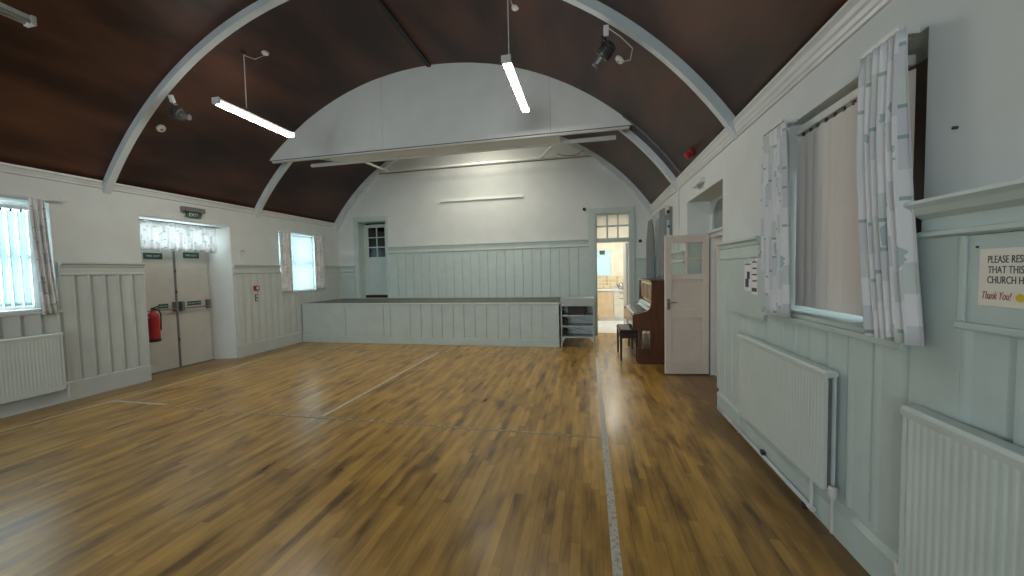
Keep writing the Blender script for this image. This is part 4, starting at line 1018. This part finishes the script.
# kitchen door leaf, opened inwards against its wall
m = MB(); m.box(KD1-0.06, KD1-0.022, YB+0.20, YB+0.95, 0.01, 2.08)
ko = empty('kitchen_door_leaf', (KD1-0.04, YB+0.2, 0), 'pale kitchen door leaf opened back into the kitchen', 'door')
build('leaf', m, 'gloss_white', ko, bevel=0.003)
m = MB(); m.tube([(KD1-0.06,YB+0.88,1.0),(KD1-0.10,YB+0.88,1.0),(KD1-0.10,YB+0.78,1.0)], 0.009, 8); build('handle', m, 'dark_metal', ko)

# ------------------------------------------------------------------ shelf unit beside the stage
su = empty('shelf_unit', (-0.2, 7.28, 0), 'pale green open shelf unit standing between stage and kitchen doorway', 'shelf unit')
sx0, sx1, sy0, sy1 = -0.535, 0.10, 7.07, 7.50
for x in (sx0, sx1-0.025):
    m = MB(); m.box(x, x+0.025, sy0, sy0+0.035, 0, 0.935); m.box(x, x+0.025, sy1-0.035, sy1, 0, 0.935)
    for z in (0.20, 0.41, 0.62): m.box(x+0.002, x+0.023, sy0+0.035, sy1-0.035, z, z+0.05)
    m.box(x, x+0.025, sy0+0.035, sy1-0.035, 0.72, 0.93)
    build('side_frame', m, 'shelf', su, bevel=0.002)
m = MB(); m.box(sx0-0.005, sx1+0.005, sy0-0.005, sy1+0.005, 0.935, 0.952); build('top_board', m, 'shelf', su, bevel=0.002)
m = MB(); m.box(sx0+0.025, sx1-0.025, sy0+0.002, sy0+0.014, 0.80, 0.934); build('front_rail', m, 'shelf', su)
for z in (0.185, 0.395, 0.605):
    m = MB(); m.box(sx0+0.003, sx1-0.003, sy0-0.004, sy1-0.04, z, z+0.022); build('shelf', m, 'shelf', su, bevel=0.002)
m = MB(); m.box(sx0+0.025, sx1-0.025, sy1-0.02, sy1-0.008, 0.20, 0.93); build('back_board', m, 'lino', su)
m = MB()
for z0 in (0.22, 0.43): 
    m.obox((sx0+0.06, sy1-0.025, z0+0.02), (sx1-0.06, sy1-0.025, z0+0.16), 0.02, 0.008, (0,1,0)); m.obox((sx0+0.06, sy1-0.033, z0+0.16), (sx1-0.06, sy1-0.033, z0+0.02), 0.02, 0.008, (0,1,0))
build('cross_brace', m, 'mint', su)
m = MB()
for s_, x in ((1, sx0+0.025), (-1, sx1-0.025)): m.prism([(x, 0.185), (x+0.07*s_, 0.185), (x, 0.11)], 'y', sy0, sy0+0.02)
build('corner_bracket', m, 'mint', su)
bxr = empty('storage_box', (-0.22, 7.25, 0.627), 'dark brown box on the top shelf of the pale open shelf unit', 'box')
m = MB(); m.box(-0.40, -0.06, 7.12, 7.40, 0.628, 0.765); build('box_body', m, 'box', bxr, bevel=0.004)
m = MB(); m.box(-0.405, -0.055, 7.115, 7.405, 0.755, 0.785); build('box_lid', m, 'box', bxr, bevel=0.004)
for (x, y, z, lab) in ((-0.465, 7.3, 0.418, 'middle shelf'), (-0.465, 7.3, 0.208, 'lowest shelf')):
    for k in range(3):
        m = MB(); m.box(x-0.035+k*0.024, x-0.015+k*0.024, y-0.12, y+0.12, z, z+0.13-0.008*k); o = build('folder', m, 'box' if k != 1 else 'vent', bevel=0.002)
        tag(o, ('leftmost','middle','rightmost')[k]+' dark folder on the '+lab+' of the pale open shelf unit', 'folder', 'dark folders in the open shelf unit')

# ------------------------------------------------------------------ piano
PY0, PY1 = 5.95, 7.35; PXB = 1.30
pn = empty('upright_piano', (1.0, 6.65, 0), 'dark brown upright piano standing against the right wall', 'piano')
def side(y0, y1):
    m = MB()
    body = [(PXB, 0.0), (PXB, 1.285), (0.955, 1.285), (0.950, 1.05), (0.945, 0.93), (0.93, 0.875), (0.90, 0.845), (0.85, 0.82), (0.70, 0.785), (0.675, 0.77), (0.672, 0.56), (0.70, 0.53), (0.93, 0.52), (0.93, 0.24), (0.76, 0.235), (0.74, 0.20), (0.74, 0.0)]
    m.prism(body, 'y', y0, y1); return m
for (a, b) in ((PY0, PY0+0.045), (PY1-0.045, PY1)):
    s_ = build('side_panel', side(a, b), 'piano', pn, bevel=0.004)
    m = MB(); m.prism([(0.765,0.235),(0.80,0.235),(0.815,0.50),(0.83,0.525),(0.745,0.53),(0.765,0.48)], 'y', a+0.003, b-0.003); build('leg', m, 'piano', pn, bevel=0.003)
m = MB(); m.box(0.935, PXB+0.005, PY0-0.012, PY1+0.012, 1.285, 1.31); build('top_lid', m, 'piano', pn, bevel=0.005)
m = MB(); m.prism([(0.985,0.93),(1.0,0.93),(0.985,1.275),(0.97,1.275)], 'y', PY0+0.045, PY1-0.045); build('music_panel', m, 'piano_panel', pn)
for k in range(3):
    a = PY0+0.12+k*0.42
    m = MB(); m.prism([(0.978,0.985),(0.984,0.985),(0.973,1.235),(0.967,1.235)], 'y', a, a+0.32); build('inset_panel', m, 'piano', pn)
m = MB(); m.box(0.95, 1.29, PY0+0.045, PY1-0.045, 0.25, 0.52); m.box(0.93, 0.95, PY0+0.045, PY1-0.045, 0.10, 0.52); build('lower_panel', m, 'piano_panel', pn)
m = MB(); m.box(0.69, 1.28, PY0+0.045, PY1-0.045, 0.57, 0.66); build('key_bed', m, 'piano', pn)
m = MB(); m.prism([(0.685,0.66),(0.98,0.66),(0.985,0.93),(0.965,0.90),(0.90,0.835),(0.705,0.795),(0.685,0.785)], 'y', PY0+0.046, PY1-0.046); build('keyboard_lid', m, 'piano_lid', pn, bevel=0.004)
m = MB(); m.prism([(0.93,0.855),(0.955,0.88),(0.985,0.93),(0.965,0.935),(0.935,0.895)], 'y', PY0+0.045, PY1-0.045); build('lid_moulding', m, 'piano_lid', pn)
m = MB(); m.box(0.673, 0.686, PY0+0.045, PY1-0.045, 0.575, 0.755); build('key_slip', m, 'piano_lid', pn)
m = MB(); m.box(0.76, PXB, PY0+0.045, PY1-0.045, 0.0, 0.235); build('plinth', m, 'piano', pn)
m = MB()
for y in (6.55, 6.70): m.box(0.70, 0.765, y, y+0.03, 0.05, 0.065)
build('pedal', m, 'chrome', pn)
m = MB()
for y in (PY0+0.02, PY1-0.02):
    pass
# stool
sl = empty('piano_stool', (0.62, 6.42, 0), 'long dark wooden piano stool in front of the upright piano', 'stool')
X0, X1, Y0, Y1 = 0.488, 0.775, 6.10, 6.78
m = MB(); m.box(X0, X1, Y0, Y1, 0.43, 0.465); m.box(X0-0.008, X1+0.008, Y0-0.008, Y1+0.008, 0.465, 0.48); build('seat', m, 'stool', sl, bevel=0.005)
m = MB(); m.box(X0+0.005, X1-0.005, Y0+0.005, Y1-0.005, 0.48, 0.51); build('cushion', m, 'stool_seat', sl, bevel=0.015)
m = MB(); t = 0.03
m.box(X0+t, X1-t, Y0+0.01, Y0+0.03, 0.37, 0.43); m.box(X0+t, X1-t, Y1-0.03, Y1-0.01, 0.37, 0.43); m.box(X0+0.01, X0+0.03, Y0+t, Y1-t, 0.37, 0.43); m.box(X1-0.03, X1-0.01, Y0+t, Y1-t, 0.37, 0.43)
build('apron', m, 'stool', sl)
for (x, y) in ((X0+0.02, Y0+0.02), (X1-0.02, Y0+0.02), (X0+0.02, Y1-0.02), (X1-0.02, Y1-0.02)):
    m = MB(); a, b = 0.02, 0.013
    m.add([(x-b,y-b,0),(x+b,y-b,0),(x+b,y+b,0),(x-b,y+b,0),(x-a,y-a,0.43),(x+a,y-a,0.43),(x+a,y+a,0.43),(x-a,y+a,0.43)], [(0,3,2,1),(4,5,6,7),(0,1,5,4),(1,2,6,5),(2,3,7,6),(3,0,4,7)])
    build('leg', m, 'stool', sl)

# ------------------------------------------------------------------ radiators
def radiator(label, side, y0, y1, z0, z1, off=0.055, t=0.055):
    sgn = 1 if side == 'L' else -1; xw = XL if side == 'L' else XR
    X = lambda u: xw + sgn*u
    r = empty('radiator', (X(off), (y0+y1)/2, z0), label, 'radiator', 'white ribbed panel radiators')
    # corrugated front and back panels
    for (ua, ub, nm) in ((off+t, off+t-0.014, 'front_panel'), (off+0.016, off+0.002, 'back_panel')):
        n = int((y1-y0-0.04)/0.03); p = (y1-y0-0.04)/n; P = [(X(ub), y0+0.02)]
        for i in range(n):
            a = y0+0.02+i*p
            P += [(X(ua-0.0018), a), (X(ua-0.0018), a+p*0.16), (X(ua-0.0004), a+p*0.36), (X(ua), a+p*0.58), (X(ua-0.0008), a+p*0.80)]
        P += [(X(ua-0.007), y1-0.02), (X(ub), y1-0.02)]
        m = MB(); m.prism(P, 'z', z0+0.045, z1-0.045); m.box(X(ua), X(ub), y0, y0+0.02, z0+0.015, z1-0.02); m.box(X(ua), X(ub), y1-0.02, y1, z0+0.015, z1-0.02)
        m.box(X(ua), X(ub), y0+0.02, y1-0.02, z0, z0+0.045); m.box(X(ua), X(ub), y0+0.02, y1-0.02, z1-0.045, z1-0.015)
        build(nm, m, 'radiator', r)
    m = MB(); top = [(off-0.002, z1-0.03), (off+t+0.004, z1-0.04), (off+t+0.008, z1-0.012), (off+t-0.002, z1+0.003), (off+0.004, z1+0.003), (off-0.006, z1-0.01)]
    m.prism([(X(u), z) for u, z in top], 'y', y0-0.004, y1+0.004); build('top_cover', m, 'radiator', r, bevel=0.003)
    m = MB(); m.box(X(off+0.016), X(off+t-0.014), y0+0.012, y0+0.016, z0+0.03, z1-0.05); m.box(X(off+0.016), X(off+t-0.014), y1-0.016, y1-0.012, z0+0.03, z1-0.05); build('end_grille', m, 'grey_metal', r)
    m = MB(); zc = z0+0.02
    for y in (y0-0.03, y1+0.03):
        m.tube([(X(off+0.03), y+(0.05 if y < y0 else -0.05), zc), (X(off+0.03), y, zc), (X(off+0.03), y, 0.06 if side == 'L' else 0.05)], 0.0085, 10)
    build('pipe', m, 'gloss_white', r)
    m = MB()
    for y in (y0-0.03, y1+0.03):
        lathe(m, (X(off+0.03), y, zc-0.035), (0,0,1), [(0,0.014),(0.02,0.02),(0.055,0.02),(0.06,0.014)], 12)
    build('valve', m, 'white_plastic', r)
    m = MB()
    for y in (y0+0.15, y1-0.15): m.box(X(-0.001) if False else X(0.03), X(off+0.004), y-0.015, y+0.015, z0+0.06, z1-0.06)
    build('wall_bracket', m, 'grey_metal', r)
    return r
radiator('long white radiator under the large beige blind on the right wall', 'R', 2.24, 3.42, 0.26, 0.925)
radiator('white radiator cut by the bottom right corner of the picture', 'R', 0.55, 1.735, 0.20, 0.925, off=0.06, t=0.06)
radiator('white radiator under the left window at the picture edge', 'L', 1.95, 3.19, 0.17, 0.87)

# heating pipe along the skirting of the right wall
pp = empty('heating_pipe', (XR-0.07, 3.0, 0.03), 'white heating pipe running along the foot of the right wall', 'pipe')
m = MB(); m.tube([(XR-0.062, 2.44, 0.045), (XR-0.062, 4.05, 0.045)], 0.013, 10); build('lower_run', m, 'gloss_white', pp, smooth=True)
m = MB(); m.tube([(XR-0.062, 2.50, 0.045), (XR-0.064, 2.50, 0.10), (XR-0.066, 2.46, 0.22), (XR-0.068, 2.40, 0.262)], 0.011, 10) if False else m.tube([(XR-0.062, 2.44, 0.045), (XR-0.062, 2.44, 0.255)], 0.011, 10); build('riser', m, 'gloss_white', pp)
m = MB()
for y in (2.44, 3.72): lathe(m, (XR-0.062, y-0.02, 0.045), (0,1,0), [(0,0.018),(0.04,0.018)], 12)
build('joint', m, 'gloss_white', pp)
m = MB(); m.box(XR-0.075, XR-0.05, 3.04, 3.08, 0.055, 0.085); m.box(XR-0.075, XR-0.05, 2.49, 2.52, 0.0, 0.03); build('clip', m, 'dark_metal', pp)

# ------------------------------------------------------------------ boards on the right wall
nb = empty('notice_board', (XR-0.05, 3.43, 1.08), 'pale green notice board beside the far curtain on the right wall', 'notice board')
m = MB(); m.box(XR-0.040, XR-0.062, 3.07, 3.78, 1.085, 1.562); build('board', m, 'mint', nb, bevel=0.003)
m = MB(); m.box(XR-0.062, XR-0.068, 3.07, 3.78, 1.085, 1.10); build('lower_edge', m, 'mint', nb)
def paper(y0, y1, z0, z1, label, kind):
    r = empty('paper_notice', (XR-0.064, (y0+y1)/2, z0), label, 'paper notice', 'papers pinned on the notice board')
    m = MB(); m.box(XR-0.0625, XR-0.064, y0, y1, z0, z1); build('sheet', m, 'paper', r)
    m = MB(); x0_, x1_ = XR-0.0641, XR-0.0648
    if kind == 0:
        m.box(x0_, x1_, y0+0.01, y1-0.01, z1-0.03, z1-0.02)
        m.box(x0_, x1_, y0+0.04, y1-0.02, z0+0.03, z0+0.10); m.box(x0_, x1_, y0+0.02, y1-0.05, z0+0.10, z0+0.16)
    else:
        for i in range(4): m.box(x0_, x1_, y0+0.01, y1-0.01-0.01*(i % 2), z1-0.03-0.05*i, z1-0.018-0.05*i)
        m.box(x0_, x1_, y0+0.008, y1-0.008, z0+0.02, z0+0.05)
    build('print', m, 'ink', r)
    m = MB(); lathe(m, (XR-0.064, (y0+y1)/2, z1-0.008), (-1,0,0), [(0,0.005),(0.006,0.005)], 8); build('drawing_pin', m, 'chrome', r)
paper(3.29, 3.415, 1.295, 1.54, 'white sheet with a grey picture, further of the two papers', 0)
paper(3.175, 3.28, 1.275, 1.555, 'white printed sheet nearest the curtain on the notice board', 1)

sb = empty('sign_board', (XR-0.04, 1.3, 1.26), 'pale green framed board on the right wall carrying the cream sign', 'sign board')
m = MB(); m.box(XR-0.0, XR-0.052, 0.60, 1.598, 1.285, 1.59); build('backing', m, 'mint', sb, bevel=0.003)
m = MB(); m.box(XR-0.052, XR-0.075, 0.60, 1.60, 1.262, 1.288); build('lower_moulding', m, 'mint', sb, bevel=0.006)
m = MB(); m.box(XR-0.052, XR-0.062, 1.578, 1.60, 1.289, 1.588); build('side_moulding', m, 'mint', sb, bevel=0.003)
cs = empty('wall_sign', (XR-0.055, 1.44, 1.33), 'cream laminated sign with grey capital lettering and red script', 'sign')
m = MB(); m.box(XR-0.0525, XR-0.056, 1.33, 1.537, 1.350, 1.540); build('card', m, 'cream_card', cs, bevel=0.001)
xs = XR-0.0563
text_obj('lettering', 'PLEASE RESPECT', 0.034, (xs, 1.436, 1.493), (0,-1,0), 'ink', cs, 'CENTER', sx=0.60)
text_obj('lettering', 'THAT THIS IS A', 0.034, (xs, 1.436, 1.459), (0,-1,0), 'ink', cs, 'CENTER', sx=0.62)
text_obj('lettering', 'CHURCH HALL', 0.034, (xs, 1.440, 1.426), (0,-1,0), 'ink', cs, 'CENTER', sx=0.60)
text_obj('script_lettering', 'Thank You!', 0.036, (xs, 1.527, 1.374), (0,-1,0), 'red_ink', cs, 'LEFT', 0.35, sx=0.52)
m = MB(); lathe(m, (xs+0.0005, 1.412, 1.383), (-1,0,0), [(0,0.013),(0.001,0.013)], 24); build('yellow_emblem', m, 'yellow_ink', cs)
m = MB(); lathe(m, (XR-0.0518, 1.548, 1.548), (-1,0,0), [(0,0.004),(0.004,0.004)], 10); o = build('screw', m, 'black', sb)
o['label'] = 'small dark screw'
m = MB(); lathe(m, (XR+0.001, 1.70, 2.00), (-1,0,0), [(0,0.006),(0.014,0.006),(0.016,0.004)], 10); m.tube([(XR-0.012,1.70,2.0),(XR-0.014,1.685,1.997)], 0.004, 6)
o = build('wall_nail', m, 'vent'); tag(o, 'tiny dark nail in the white wall above the sign board', 'nail')

# hidden stage strip light behind the valance (lights the wall above the stage)
sg = empty('stage_strip_light', (-2.3, 6.9, 4.3), 'fluorescent strip hung behind the valance over the stage', 'ceiling light')
m = MB(); m.box(-3.1, -1.5, 6.86, 6.94, 4.33, 4.37); build('batten', m, 'white_plastic', sg)
m = MB(); m.tube([(-3.05,6.9,4.305),(-1.55,6.9,4.305)], 0.014, 10); build('tube', m, 'tube', sg)
m = MB()
for x in (-2.9,-1.7): m.tube([(x,6.9,4.37),(x,6.9,vault_z(x)+0.01)], 0.005, 6)
build('rod', m, 'white_plastic', sg)
area_light('stage_lamp', (-2.3, 6.9, 4.28), (0,0.25,-1), 0.08, 1.5, 42, (1.0,0.92,0.76)).rotation_euler = (Matrix.Rotation(PI/2, 3, 'Z') @ Vector((0.25,0,-1)).to_track_quat('-Z','Y').to_matrix()).to_euler()
